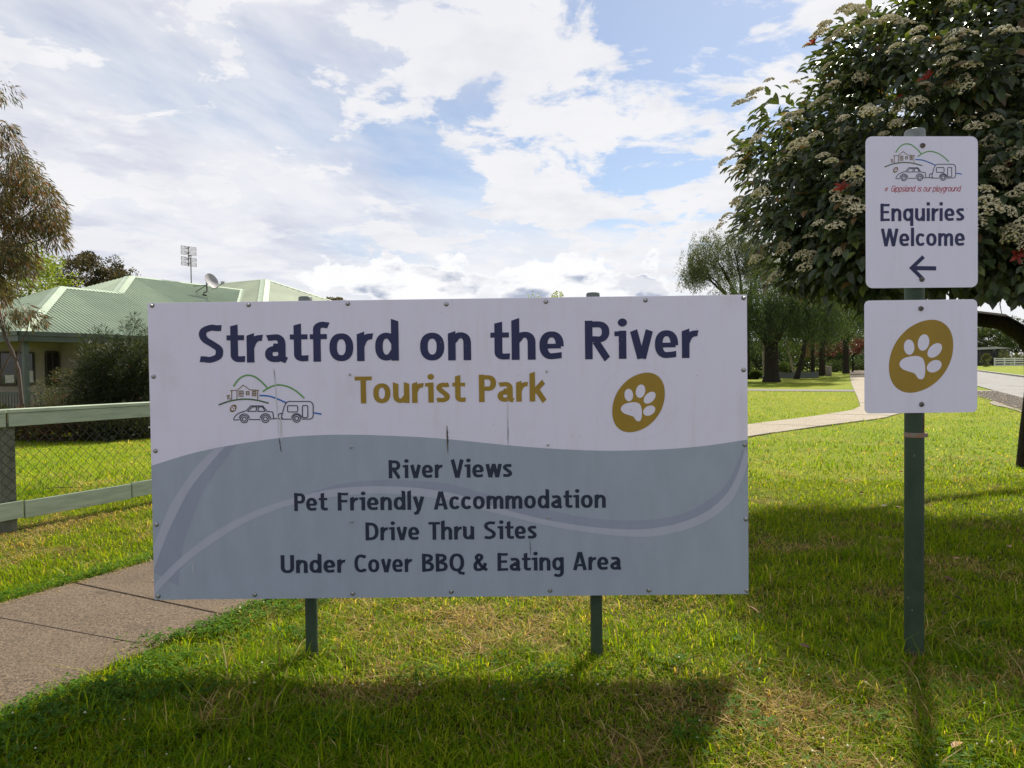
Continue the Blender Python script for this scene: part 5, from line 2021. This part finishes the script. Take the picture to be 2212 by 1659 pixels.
def sh(px, D, top_py, rad, name, label, tints, n, leaf, wid, flowers=None, spiky=0.6, clumps=28, group='garden shrubs along the house'):
    q = at(px, top_py, D)
    return shrub(name, label, 'shrub', (q.x, D, gzf(D)), rad, q.z - gzf(D), tints, n, leaf, wid, group, spiky, flowers, clumps)


sh(275, 16.2, 742, 1.1, 'bottlebrush_shrub', 'tall dark needle-leaved shrub with small red flowers beside the board', NEEDLE, 30000, 0.115, 0.10, ((0.40, 0.03, 0.05), 70, 0.022), 0.9, 46)
sh(330, 17.0, 748, 1.1, 'bottlebrush_shrub', 'tall dark needle-leaved shrub half hidden behind the board edge', NEEDLE, 16000, 0.115, 0.10, ((0.40, 0.03, 0.05), 30, 0.022), 0.9, 40)
sh(140, 16.6, 802, 0.62, 'grevillea_shrub', 'small grey-green shrub with orange tips under the house windows', [((0.085, 0.10, 0.045), 5), ((0.055, 0.07, 0.032), 4), ((0.22, 0.10, 0.045), 0.8)], 6500, 0.055, 0.2, ((0.40, 0.13, 0.06), 26, 0.022), 0.7, 26)
sh(205, 15.8, 838, 0.75, 'low_shrub', 'low dark shrub in the garden bed between the grevillea and the bottlebrush', NEEDLE, 6000, 0.07, 0.16, None, 0.6, 26)
sh(75, 15.2, 885, 0.75, 'russet_shrub', 'low russet-leaved shrub with coral flowers behind the fence post', RUSSET, 6000, 0.06, 0.35, ((0.45, 0.14, 0.09), 20, 0.02), 0.6, 26)
sh(150, 15.0, 893, 0.8, 'russet_shrub', 'low russet-leaved shrub in the middle of the fence panel', RUSSET, 6000, 0.06, 0.35, ((0.45, 0.12, 0.09), 10, 0.02), 0.6, 26)
sh(235, 15.2, 885, 0.85, 'dark_hedge_shrub', 'low dark leafy shrub behind the fence near the board', [((0.028, 0.036, 0.02), 5), ((0.045, 0.05, 0.026), 3)], 6000, 0.07, 0.4, None, 0.6, 26)
sh(310, 15.6, 880, 0.9, 'dark_hedge_shrub', 'low dark leafy shrub behind the fence at the board edge', [((0.028, 0.036, 0.02), 5), ((0.045, 0.05, 0.026), 3)], 6000, 0.07, 0.4, None, 0.6, 26)
sh(10, 15.4, 880, 0.7, 'dark_hedge_shrub', 'low dark leafy shrub behind the fence at the left edge', [((0.035, 0.045, 0.02), 5), ((0.06, 0.06, 0.03), 3)], 5000, 0.07, 0.4, None, 0.6, 24)


# ------------------------------------------------------------------ trees along the path on the right
def weeping_tree(name, label, base, crown_c, crown_r, r0, fork_h, tints, strands=420, per=46, length=(1.2, 3.0), leaf=0.13, wid=0.22, limbs=5, top=None, lean=(0, 0), bark=None, group=None):
    b = Vector(base)
    root = thing(name, label, 'tree', b, 0, group)
    mb = MB()
    fork = b + Vector((lean[0], lean[1], fork_h))
    mb.tube([b - Vector((0, 0, 0.3)), b + Vector((0, 0, 0.05)), b + Vector((0, 0, 0.5)) + Vector((lean[0], lean[1], 0)) * 0.2, b.lerp(fork, 0.7), fork + Vector((0, 0, 0.3))], [r0 * 1.7, r0 * 1.35, r0 * 1.05, r0, r0 * 0.95], 12)
    for k in range(limbs):
        a = 2 * math.pi * k / limbs + random.uniform(-0.3, 0.3)
        e = Vector(crown_c) + Vector((math.cos(a) * crown_r[0] * 0.55, math.sin(a) * crown_r[1] * 0.55, random.uniform(-0.1, 0.4) * crown_r[2]))
        m = fork.lerp(e, 0.45) + Vector((0, 0, 0.5))
        limb(mb, fork, m, r0 * 0.55, r0 * 0.34, 0.08, 5, 8)
        limb(mb, m, e, r0 * 0.34, r0 * 0.1, 0.12, 5, 6)
        for j in range(5):
            e2 = e + Vector((random.uniform(-1, 1) * crown_r[0] * 0.3, random.uniform(-1, 1) * crown_r[1] * 0.3, random.uniform(-0.3, 0.3) * crown_r[2]))
            limb(mb, m.lerp(e, random.uniform(0.2, 0.9)), e2, r0 * 0.12, r0 * 0.03, 0.12, 4, 5)
    mb.v = [tuple(Vector(v_) - b) for v_ in mb.v]
    mb.build('trunk', bark or M_BARK, root, True)
    d = rand_dirs(strands)
    d[:, 2] = np.abs(d[:, 2]) * 0.9 - 0.2
    lump = 0.72 + 0.4 * vnoise(d[:, 0] * 3 + 7, d[:, 1] * 3 + 3 * d[:, 2], 1.1, 9)
    S = np.array(crown_c) + unit(d) * np.array(crown_r) * (lump * rng.uniform(0.55, 1.0, strands))[:, None]
    L = rng.uniform(length[0], length[1], strands)
    t = rng.uniform(0, 1, (strands, per))
    ox, oy = rng.normal(0, 0.30, (strands, 1)), rng.normal(0, 0.30, (strands, 1))
    P = np.stack([S[:, 0:1] + ox * t + rng.normal(0, 0.11, t.shape), S[:, 1:2] + oy * t + rng.normal(0, 0.11, t.shape), S[:, 2:3] - L[:, None] * t + rng.normal(0, 0.06, t.shape)], -1).reshape(-1, 3)
    P = P[P[:, 2] > b.z + 1.1]
    rad_ = np.hypot(P[:, 0] - b.x - lean[0], P[:, 1] - b.y)
    front = P[:, 1] < b.y + 1.5
    P = P[~((rad_ < crown_r[0] * 0.52) & front & (P[:, 2] < b.z + fork_h + 1.9 - 0.5 * rad_))]
    Dv = rand_dirs(len(P)) * 0.6 + np.array([0, 0, -0.8])
    leaves('crown', P, Dv, leaf, wid, tints, M_LEAF, root, b)
    return root


PEP = [((0.040, 0.070, 0.028), 5), ((0.058, 0.092, 0.033), 4), ((0.028, 0.046, 0.022), 4), ((0.11, 0.14, 0.045), 1.0)]
PEP_L = [((0.075, 0.098, 0.045), 5), ((0.105, 0.12, 0.056), 3), ((0.050, 0.068, 0.036), 3), ((0.15, 0.14, 0.055), 0.8)]
GR = 'street trees along the footpath'
q = at(1668, 700, 45.2)
weeping_tree('pepper_tree', 'large weeping tree with stout dark forked trunk beside the footpath', (16.95, 45.2, gzf(45.2)), (q.x, 45.2, 5.6), (5.0, 4.2, 2.7), 0.44, 2.0, PEP, 900, 54, (1.4, 3.6), 0.17, 0.24, 6, group=GR)
q = at(1575, 560, 52)
weeping_tree('feathery_tree', 'tall feathery grey-green tree showing above the right end of the board', (q.x + 1.2, 52, gzf(52)), (q.x + 0.2, 52, q.z - 0.5), (4.7, 3.4, 3.5), 0.30, 4.0, PEP_L, 760, 44, (0.5, 1.7), 0.17, 0.22, 8, group=GR)
q = at(1735, 770, 52)
b_ = at(1721, 818, 51)
weeping_tree('leaning_tree', 'weeping tree with a leaning slender trunk just right of the stout trunk', (b_.x, 51, gzf(51)), (b_.x + 1.6, 51.5, 5.8), (3.2, 3.0, 2.2), 0.17, 2.6, PEP, 420, 46, (1.2, 3.0), 0.16, 0.22, 5, lean=(0.75, 0.2), group=GR)
b_ = at(1756, 813, 55)
weeping_tree('thin_dark_tree', 'thin dark-trunked weeping tree second right of the leaning trunk', (b_.x, 55, gzf(55)), (b_.x + 0.4, 55, 5.6), (2.8, 2.6, 2.2), 0.15, 2.4, [((0.10, 0.13, 0.025), 4), ((0.07, 0.11, 0.03), 4), ((0.15, 0.17, 0.03), 2)], 300, 42, (0.9, 2.2), 0.17, 0.3, 5, group=GR)
b_ = at(1776, 808, 59)
weeping_tree('dark_trunk_tree', 'dark straight-trunked tree beside the pale stump further up the path', (b_.x, 59, gzf(59)), (b_.x + 1.2, 59, 6.0), (3.4, 3.0, 2.6), 0.24, 2.6, PEP, 320, 42, (0.9, 2.4), 0.18, 0.25, 5, group=GR)
q = at(1850, 700, 66)
weeping_tree('far_weeping_tree', 'farthest weeping tree arching over the bend of the footpath', (q.x - 1.0, 66, gzf(66)), (q.x, 66, 6.3), (4.5, 3.4, 3.0), 0.26, 2.8, [((0.055, 0.095, 0.03), 4), ((0.085, 0.13, 0.035), 3)], 380, 42, (1.2, 3.0), 0.2, 0.25, 5, group=GR)
for (px, D, py, nm) in ((1775, 68, 752, 'nearer'), (1842, 72, 748, 'farther')):
    q = at(px, py, D)
    tree('red_leaved_tree', 'small dark-red leaved tree, the %s of two beyond the weeping trees' % nm, 'tree', (q.x, D, gzf(D)), (q.x, D, q.z), (2.0, 1.6, 0.85), 1.7, 0.09,
         [((0.10, 0.022, 0.022), 5), ((0.15, 0.035, 0.03), 3), ((0.06, 0.016, 0.018), 3)], 40, 90, 0.34, 0.13, 0.5, group=GR)
b_ = at(1650, 803, 60)
tree('pale_trunk_tree', 'slim pale-trunked tree behind the low grey fence left of the stout trunk', 'tree', (b_.x, 60, gzf(60) - 0.1), (b_.x, 60, 5.2), (2.6, 2.2, 1.6), 3.0, 0.13, PEP, 60, 120, 0.55, 0.17, 0.35, bark=M_BARK_PALE, group=GR)
b_ = at(1716, 803, 61)
tree('pale_trunk_tree', 'slim pale-trunked tree behind the low grey fence right of the stout trunk', 'tree', (b_.x, 61, gzf(61) - 0.1), (b_.x - 1.2, 61, 5.0), (2.4, 2.0, 1.5), 2.8, 0.11, PEP, 50, 120, 0.55, 0.17, 0.35, bark=M_BARK_PALE, lean=(-0.6, 0), group=GR)
MB().lathe([(0.26, -0.1), (0.24, 0.3), (0.22, 0.75), (0.12, 0.8)], (0, 0, 0), 10).build('tree_stump', M_BARK_PALE, None, True, loc=(at(1790, 806, 58).x, 58, gzf(58)), label='pale cut stump on the verge beside the dark straight trunk', category='stump')

# dense background planting beyond the low fence
DK = [((0.030, 0.050, 0.022), 5), ((0.045, 0.070, 0.028), 3), ((0.022, 0.034, 0.018), 3)]
MID = [((0.055, 0.085, 0.03), 4), ((0.08, 0.115, 0.035), 3), ((0.04, 0.06, 0.025), 3)]
bg = [(1580, 74, 745, 4.0, DK, 'behind the right end of the board'), (1640, 70, 760, 3.6, DK, 'directly behind the stout weeping tree'), (1700, 76, 742, 4.2, MID, 'seen between the stout and leaning trunks'),
      (1760, 80, 748, 4.2, DK, 'behind the thin dark trunk'), (1815, 84, 742, 4.6, DK, 'at the far end of the lawn left of the footpath'), (1862, 92, 735, 5.0, MID, 'closing the view where the footpath bends'),
      (1915, 96, 728, 5.5, MID, 'hidden mostly by the lower paw plate'), (1500, 78, 735, 5.0, DK, 'behind the board near its right end')]
for (px, D, py, rad, tt, where) in bg:
    q = at(px, py, D)
    shrub('background_bush', 'dense dark green bush ' + where, 'bush', (q.x, D, gzf(D) - 0.1), rad, q.z - gzf(D) + 0.6, tt, 7000, 0.26, 0.5, 'dense bushes closing the far lawn', 0.6, None, 40)
for (px, D, h, rad, wh) in ((1590, 60, 1.3, 1.2, 'half hidden by the right edge of the board'), (1690, 62, 1.0, 1.0, 'over the paling fence right of the stout trunk'), (1632, 51.5, 0.6, 0.4, 'in front of the paling fence beside the board'), (1800, 72, 1.2, 1.4, 'just beyond the pale stump'), (1850, 80, 1.1, 1.5, 'at the bend of the footpath')):
    q = at(px, 800, D)
    shrub('verge_bush', 'low green bush on the far lawn ' + wh, 'bush', (q.x, D, gzf(D) - 0.05), rad, h, MID, 3500, 0.14, 0.4, 'low bushes on the far lawn', 0.6, None, 20)

# low grey paling fence
M_PAL = pm('silvered palings', (0.155, 0.165, 0.155), (0.10, 0.11, 0.105), 3, 0.9, 0.003, 20, stretch=(6, 6, 0.6))
pf = at(1690, 812, 53)
root = thing('paling_fence', 'low silver-grey paling fence behind the stout weeping tree', 'fence', (pf.x, 53, 0.30))
me = bevel(MB().box((0, 0, 0.36), (0.112, 0.018, 0.72)).build('paling', M_PAL, root), 0.004)
me.location = (-4.6, 0, 0)
for i in range(1, 62):
    o_ = link('paling', me.data, root, (-4.6 + i * 0.12, random.uniform(-0.004, 0.004), -0.04 + 0.03 * math.cos(i * 0.52) + random.uniform(-0.008, 0.008)))
MB().box((-0.9, 0.03, 0.5), (7.4, 0.04, 0.07)).build('rail', M_PAL, root)
MB().box((-0.9, 0.03, 0.14), (7.4, 0.04, 0.07)).build('rail', M_PAL, root)


# ------------------------------------------------------------------ across the street
def across():
    D = 100.0
    m_blk = pm('black cladding', (0.022, 0.026, 0.026), (0.014, 0.017, 0.017), 1.2, 0.5)
    m_dkg = pm('dark green steel', (0.030, 0.042, 0.036), (0.02, 0.03, 0.026), 1.5, 0.9, spec=0.1)
    z0 = 0.95
    A = lambda px, py: at(px, py, D)
    a, b = A(2080, 790), A(2188, 790)
    root = thing('black_shed', 'long black clad shed across the street beneath the tree limb', 'shed', (a.x, D + 0.6, z0))
    wdt = b.x - a.x
    hgt = A(2150, 757.5).z - z0
    wl = MB().box((wdt / 2, 1.5, hgt / 2), (wdt, 3.0, hgt)).build('wall', m_blk, root)
    pn = MB().box((0, 0, hgt / 2), (0.06, 0.05, hgt)).mesh('cladding_rib', m_blk)
    for i in range(1, 16):
        link('cladding_rib', pn, wl, (wdt * i / 16, -0.02, 0))
    MB().add([(-0.2, -0.3, hgt), (wdt + 0.2, -0.3, hgt + 0.25), (wdt + 0.2, 3.3, hgt + 0.6), (-0.2, 3.3, hgt + 0.35), (-0.2, -0.3, hgt + 0.08), (wdt + 0.2, -0.3, hgt + 0.33), (wdt + 0.2, 3.3, hgt + 0.68), (-0.2, 3.3, hgt + 0.43)],
             [(0, 3, 2, 1), (4, 5, 6, 7), (0, 1, 5, 4), (1, 2, 6, 5), (2, 3, 7, 6), (3, 0, 4, 7)]).build('roof', m_dkg, root)
    c0, c1 = A(2112, 761), A(2131, 730)
    t2 = thing('green_tank_stand', 'tall dark green ribbed steel box standing behind the black shed', 'container', ((c0.x + c1.x) / 2 - 0.4, D + 5.0, z0))
    w2, h2 = (c1.x - c0.x) * 1.9, c1.z - z0 + 0.1
    bx = MB().box((0, 0, h2 / 2), (w2, 1.8, h2)).build('body', m_dkg, t2)
    rb = MB().box((0, 0, h2 / 2), (0.09, 0.08, h2)).mesh('rib', m_dkg)
    for i in range(5):
        link('rib', rb, bx, (-w2 / 2 + w2 * i / 4, -0.92, 0))
    # white rail fence
    f0, f1 = A(2149, 792), A(2214, 791)
    D2 = 96.0
    f0, f1 = at(2149, 792, D2), at(2214, 791, D2)
    fr = thing('white_rail_fence', 'white post and rail fence on the lawn across the street', 'fence', (f0.x, D2, f0.z - 0.05))
    m_w = pm('white fence paint', (0.72, 0.72, 0.70), (0.6, 0.6, 0.58), 4, 0.6)
    ln = f1.x - f0.x
    post = MB().box((0, 0.05, 0.62), (0.12, 0.1, 1.34)).mesh('post', m_w)
    for i in range(4):
        link('post', post, fr, (ln * i / 3, 0, 0))
    rail = MB().box((ln / 2, -0.03, 0), (ln + 0.1, 0.03, 0.17)).mesh('rail', m_w)
    for z in (0.22, 0.56, 0.88, 1.14):
        link('rail', rail, fr, (0, 0, z))
    # planting over there
    q = at(2130, 763, 92)
    shrub('clipped_conifer', 'small upright conifer on the lawn in front of the black shed', 'shrub', (q.x, 92, at(2130, 796, 92).z - 0.05), 0.62, q.z - at(2130, 796, 92).z, [((0.07, 0.085, 0.03), 4), ((0.10, 0.10, 0.04), 2)], 2500, 0.12, 0.3, None, 0.6, None, 16)
    q = at(2188, 762, 99)
    shrub('olive_bush', 'olive bush behind the white rail fence', 'bush', (q.x, 99, 0.9), 2.0, q.z - 0.9, [((0.10, 0.11, 0.05), 4), ((0.07, 0.085, 0.04), 3)], 4000, 0.18, 0.35, None, 0.6, None, 24)
    for (px, py, dd, rx, rz_, lab, tt) in ((2150, 735, 108, 3.6, 2.2, 'rounded green tree behind the black shed', MID), (2195, 728, 112, 4.5, 2.8, 'dark wide tree behind the white rail fence', DK), (2090, 738, 112, 4.0, 2.4, 'green tree hidden mostly by the paw plate', MID),
                                           (2060, 745, 125, 5.0, 2.6, 'far tree across the street left of the shed', DK)):
        q = at(px, py, dd)
        tree('street_tree', lab, 'tree', (q.x, dd, 0.9), (q.x, dd, q.z), (rx, rx * 0.7, rz_), 2.2, 0.2, tt, 60, 90, 0.8, 0.3, 0.5, group='trees across the street')


across()
# ------------------------------------------------------------------ the lawn itself
def straw_amount(x, y):
    """where the turf has dried off, 0..1"""
    a = vnoise(x, y, 1.6, 21) * 0.6 + vnoise(x, y, 4.5, 22) * 0.4
    dry = np.clip((a - 0.56) * 4.5, 0, 1)
    spot = np.exp(-((x - 1.05) / 0.75) ** 2 - ((y - 2.95) / 0.33) ** 2) * 0.9      # worn patches in front of the posts
    spot = spot + np.exp(-((x + 0.45) / 0.7) ** 2 - ((y - 3.75) / 0.25) ** 2) * 0.6
    spot = spot + np.exp(-((x - 0.3) / 1.6) ** 2 - ((y - 4.3) / 0.35) ** 2) * 0.5
    u = x * UX + y * UY
    v = x * UY - y * UX
    spot = spot + np.exp(-((v + 7.1) / 0.16) ** 2) * 0.8
    return np.clip(dry * 0.75 + spot * (0.35 + 0.9 * vnoise(x, y, 7.0, 23)), 0, 1)


def lush_amount(x, y):
    a = vnoise(x, y, 1.1, 31)
    s_ = np.exp(-((x - 2.2) / 0.7) ** 2 - ((y - 3.1) / 0.45) ** 2)
    s_ = s_ + np.exp(-((x + 1.2) / 0.5) ** 2 - ((y - 3.35) / 0.22) ** 2) * 0.6
    return np.clip((a - 0.52) * 3.0, 0, 1) * 0.7 + s_


def grass_patch(name, n, y0, y1, len_mm, width_mm, power, flop, pad=0.0, tall=0.03):
    """blades with more of them near the viewer"""
    k = rng.uniform(0, 1, n) ** power
    y = y0 + (y1 - y0) * k
    x = rng.uniform(-1, 1, n) * (0.86 * y + 1.0)
    ok = ~in_path(x, y, pad)
    u, v = x * UX + y * UY, x * UY - y * UX
    ok &= ~((v > 4.0) & (v < 9.8) & (u > 12)) & ~((u > 34.8) & (u < 37.0))
    x, y = x[ok], y[ok]
    n = len(x)
    st, lu = straw_amount(x, y), lush_amount(x, y)
    h = rng.uniform(0.55, 1.25, n) * len_mm / 1000 * (1 + 0.8 * lu - 0.35 * st)
    tl = rng.uniform(size=n) < tall
    h = h * (0.55 + 0.9 * vnoise(x, y, 6.5, 51))
    h = np.where(tl, h * rng.uniform(1.6, 2.6, n), h)
    th = rng.uniform(0, 2 * np.pi, n)
    lean = rng.uniform(0.15, flop, n) + st * 0.5
    dirx, diry = np.cos(th), np.sin(th)
    z0 = ground_z(y) - 0.008
    P = np.stack([x, y, z0], -1)
    fwd = np.stack([dirx * lean, diry * lean, np.zeros(n)], -1) * h[:, None]
    upv = np.stack([np.zeros(n), np.zeros(n), 1.0 / (1 + lean * 0.6)], -1) * h[:, None]
    side = np.stack([-diry, dirx, np.zeros(n)], -1) * (width_mm / 1000 * rng.uniform(0.6, 1.3, n))[:, None]
    tm = [(0, -0.5, 0), (0, 0.5, 0), (0.28, 0.42, 0.55), (0.28, -0.42, 0.55), (1.0, 0.0, 0.95)]
    tf_ = [(0, 1, 2, 3), (3, 2, 4)]
    G = np.array([[0.130, 0.220, 0.004], [0.180, 0.265, 0.005], [0.250, 0.310, 0.006], [0.085, 0.160, 0.004], [0.330, 0.350, 0.020]])
    C = G[rng.choice(5, n, p=[0.27, 0.28, 0.2, 0.15, 0.10])]
    lushc = np.array([0.085, 0.185, 0.004])
    C = C * (1 - 0.55 * np.clip(lu, 0, 1))[:, None] + lushc * (0.55 * np.clip(lu, 0, 1))[:, None]
    S_ = np.array([[0.48, 0.36, 0.14], [0.37, 0.255, 0.105], [0.58, 0.47, 0.22], [0.26, 0.175, 0.08]])[rng.choice(4, n)]
    dead = rng.uniform(size=n) < (0.05 + 0.75 * st)
    C = np.where(dead[:, None], S_, C * 1.12) * rng.uniform(0.8, 1.2, (n, 1))
    me = scatter(name, tm, tf_, P, fwd, side, upv, M_GRASSB, C)
    return me


me = grass_patch('lawn_grass', 360000, 1.9, 8.8, 58, 6.0, 1.35, 1.5, tall=0.05)
link('lawn_grass', me, kind='stuff', label='mown lawn grass, green with dry straw patches', category='grass')
me = grass_patch('far_lawn_grass', 170000, 8.3, 34.0, 55, 10.5, 1.25, 1.4, tall=0.01)
link('far_lawn_grass', me, kind='stuff', label='sunlit lawn grass further back towards the street and house', category='grass')


# clover and low broadleaf weeds hugging the path edges
def clover_points():
    P = []
    # strip along the far edge of the path
    n = 5200
    u = rng.uniform(-1.5, 7.0, n)
    l, r = path_edges(u)
    v = l - np.abs(rng.normal(0, 0.12, n)) + 0.01
    P.append(np.stack([UX * u + UY * v, UY * u - UX * v], -1))
    # broad mat in the near left corner, by the near edge of the path
    n = 9000
    u = rng.uniform(-1.5, 3.6, n)
    l, r = path_edges(u)
    v = r + np.abs(rng.normal(0, 0.36, n)) - 0.02
    q = np.stack([UX * u + UY * v, UY * u - UX * v], -1)
    keep = (vnoise(q[:, 0], q[:, 1], 3.0, 41) > 0.30)
    P.append(q[keep])
    # scattered tufts
    n = 60
    cx, cy = rng.uniform(-2, 2.6, n), rng.uniform(2.3, 4.0, n)
    for i in range(n):
        k = int(rng.integers(10, 45))
        P.append(np.stack([cx[i] + rng.normal(0, 0.06, k), cy[i] + rng.normal(0, 0.05, k)], -1))
    P = np.concatenate(P)
    return P[(P[:, 1] > 1.6)]


cp = clover_points()
n = len(cp)
h = rng.uniform(0.018, 0.060, n)
P3, D3, C3 = [], [], []
base_a = rng.uniform(0, 2 * np.pi, n)
tilt = rng.normal(0, 0.35, (n, 2))
colr = np.array([[0.055, 0.145, 0.014], [0.080, 0.180, 0.016], [0.115, 0.215, 0.020]])[rng.choice(3, n)] * rng.uniform(0.8, 1.2, (n, 1))
for k in range(3):
    a = base_a + k * 2.094
    P3.append(np.stack([cp[:, 0], cp[:, 1], ground_z(cp[:, 1]) + h], -1))
    D3.append(np.stack([np.cos(a), np.sin(a), 0.15 + tilt[:, 0] * np.cos(a) + tilt[:, 1] * np.sin(a)], -1))
    C3.append(colr)
P3, D3, C3 = np.concatenate(P3), np.concatenate(D3), np.concatenate(C3)
x, y, z = frame_from(D3, np.tile([[0, 0, 1.0]], (len(P3), 1)))
L = np.tile(rng.uniform(0.009, 0.018, n), 3)
me = scatter('clover', [(0, 0, 0), (0.55, 0.45, 0.06), (1.0, 0.22, 0), (0.92, 0, -0.06), (1.0, -0.22, 0), (0.55, -0.45, 0.06)], [(0, 1, 2, 3), (0, 3, 4, 5)], P3, x * L[:, None], y * L[:, None] * 0.95, z * L[:, None], M_GRASSB, C3)
link('clover', me, kind='stuff', label='dark green clover matted along the footpath edges', category='clover')
# clover blossoms
nb = 70
ii = rng.choice(n, nb)
extra = np.stack([rng.uniform(-2.2, 2.2, 40), rng.uniform(2.4, 3.4, 40)], -1)
bp = np.concatenate([cp[ii] + rng.normal(0, 0.04, (nb, 2)), extra])
bp = bp[~in_path(bp[:, 0], bp[:, 1], 0.02)]
s_ = rng.uniform(0.004, 0.0075, len(bp))
I = np.eye(3)
me = scatter('clover_blossoms', octa_v, octa_f, np.stack([bp[:, 0], bp[:, 1], ground_z(bp[:, 1]) + rng.uniform(0.035, 0.06, len(bp))], -1), I[0] * s_[:, None], I[1] * s_[:, None], I[2] * s_[:, None], M_LEAF, np.tile([[0.72, 0.70, 0.64]], (len(bp), 1)))
link('clover_blossoms', me, kind='stuff', label='tiny white clover blossoms dotted through the lawn', category='flowers')


# dry clippings lying along the path edge
n = 2600
u = rng.uniform(-1.5, 7.0, n)
l, r = path_edges(u)
v = np.where(rng.uniform(size=n) < 0.6, l + rng.normal(0.03, 0.035, n), r - rng.normal(0.03, 0.05, n))
x, y = UX * u + UY * v, UY * u - UX * v
th = rng.uniform(0, 6.28, n)
Dn = np.stack([np.cos(th), np.sin(th), rng.normal(0, 0.15, n)], -1)
a, b, c = frame_from(Dn, np.tile([[0, 0, 1.0]], (n, 1)))
L = rng.uniform(0.02, 0.055, n)
me = scatter('dry_clippings', [(0, -0.04, 0), (1, 0, 0.02), (0, 0.04, 0)], [(0, 1, 2)], np.stack([x, y, ground_z(y) + rng.uniform(0.027, 0.036, n)], -1), a * L[:, None], b * L[:, None] * 1.4, c * L[:, None], M_GRASSB, np.array([[0.46, 0.36, 0.17]]) * rng.uniform(0.6, 1.2, (n, 1)))
link('dry_clippings', me, kind='stuff', label='straw-coloured grass clippings along the footpath edge', category='clippings')


# fallen leaves on the lawn round the pole sign
def gpt(px, py):
    d = ray(px, py)
    t = EYE / -d.z
    if d.y * t > 9:
        t = (EYE + 0.125) / (0.0125 * d.y - d.z)
    p_ = Vector((0, 0, EYE)) + d * t
    return p_


fl_col = {'red': (0.42, 0.035, 0.02), 'brown': (0.13, 0.05, 0.03), 'pale': (0.62, 0.56, 0.46), 'tan': (0.42, 0.22, 0.11), 'dark': (0.03, 0.025, 0.02)}
fl_mat = {k: pm(k + ' fallen leaf', c_, tuple(q * 0.7 for q in c_), 30, 0.5) for k, c_ in fl_col.items()}
spots = [(1946, 1025, 'red', 'bright red fallen leaf on the sunny lawn left of the pole'), (1768, 1065, 'dark', 'dark curled fallen leaf on the lawn between the board and the pole'),
         (1940, 1103, 'tan', 'tan fallen leaf beside the pole on sunlit grass'), (1800, 1169, 'red', 'dull red fallen leaf at the edge of the tree shade'),
         (2125, 1120, 'pale', 'large pale upturned fallen leaf right of the pole'), (2134, 1134, 'brown', 'brown fallen leaf next to the large pale one'), (2155, 1136, 'pale', 'thin pale fallen leaf furthest right on the lawn'),
         (2065, 1217, 'tan', 'pinkish tan fallen leaf right of the pole in the shade'), (2070, 1305, 'dark', 'dark crumpled fallen leaf right of the pole'), (2040, 1337, 'brown', 'brown fallen leaf close to the foot of the pole'),
         (1738, 1410, 'brown', 'brown fallen leaf in the grass left of the pole foot'), (2185, 1252, 'brown', 'long brown fallen leaf near the right edge'), (2068, 1630, 'tan', 'tan fallen leaf at the bottom right corner of the lawn'),
         (1628, 1330, 'tan', 'small tan fallen leaf beside the lower right corner of the board'), (2050, 1262, 'brown', 'brown fallen leaf in the tree shade right of the mid pole'), (1910, 1100, 'pale', 'small pale fallen leaf on sunny grass left of the pole'), (1955, 1120, 'dark', 'dark fallen leaf touching the left side of the pole'), (2090, 1095, 'brown', 'brown fallen leaf above left of the large pale one'), (2165, 1088, 'brown', 'brown fallen leaf above right of the large pale one'), (2205, 1108, 'dark', 'dark fallen leaf against the right edge near the tree foot'),
         (1860, 1072, 'brown', 'brown fallen leaf between the dark curled leaf and the pole'), (2130, 1185, 'brown', 'brown fallen leaf below the large pale one'), (2180, 1190, 'tan', 'tan fallen leaf by the right edge in the tree shade')]
fmesh = {}
for k in fl_mat:
    tv = [(-0.5, 0, 0.0), (-0.2, 0.20, 0.10), (0.2, 0.20, 0.12), (0.55, 0, 0.02), (0.2, -0.20, 0.12), (-0.2, -0.20, 0.10), (0.0, 0, 0.0)]
    mb = MB().add(tv, [(0, 6, 1), (1, 6, 2), (2, 6, 3), (0, 5, 6), (5, 4, 6), (4, 3, 6)])
    fmesh[k] = mb.mesh('fallen_leaf', fl_mat[k])
for (px, py, k, lab) in spots:
    p_ = gpt(px, py)
    o_ = link('fallen_leaf', fmesh[k], None, (p_.x, p_.y, p_.z + 0.035), lab or 'small %s fallen leaf on the lawn right of the board' % {'brown': 'brown', 'dark': 'dark', 'pale': 'pale', 'tan': 'tan'}[k], 'leaf', 'leaves fallen on the lawn')
    o_.rotation_euler = (random.uniform(-0.4, 0.4), random.uniform(-0.4, 0.4), random.uniform(0, 6.28))
    sc_ = random.uniform(0.055, 0.085)
    o_.scale = (sc_, sc_, sc_)
# fallen twigs
for (a_, b_, lab) in (((95, 1064), (180, 1060), 'thin dark twig lying on the grass below the fence'), ((120, 1318), (165, 1332), None)):
    if lab is None:
        continue
    p0, p1 = gpt(*a_), gpt(*b_)
    m_ = p0.lerp(p1, 0.5)
    MB().tube([p0 - m_, (p0 - m_) * 0.4 + Vector((0, 0.02, 0.01)), (p1 - m_) * 0.5, p1 - m_], [0.004, 0.004, 0.003, 0.002], 5).build('twig', M_BARK, None, loc=(m_.x, m_.y, m_.z + 0.045), label=lab, category='twig')
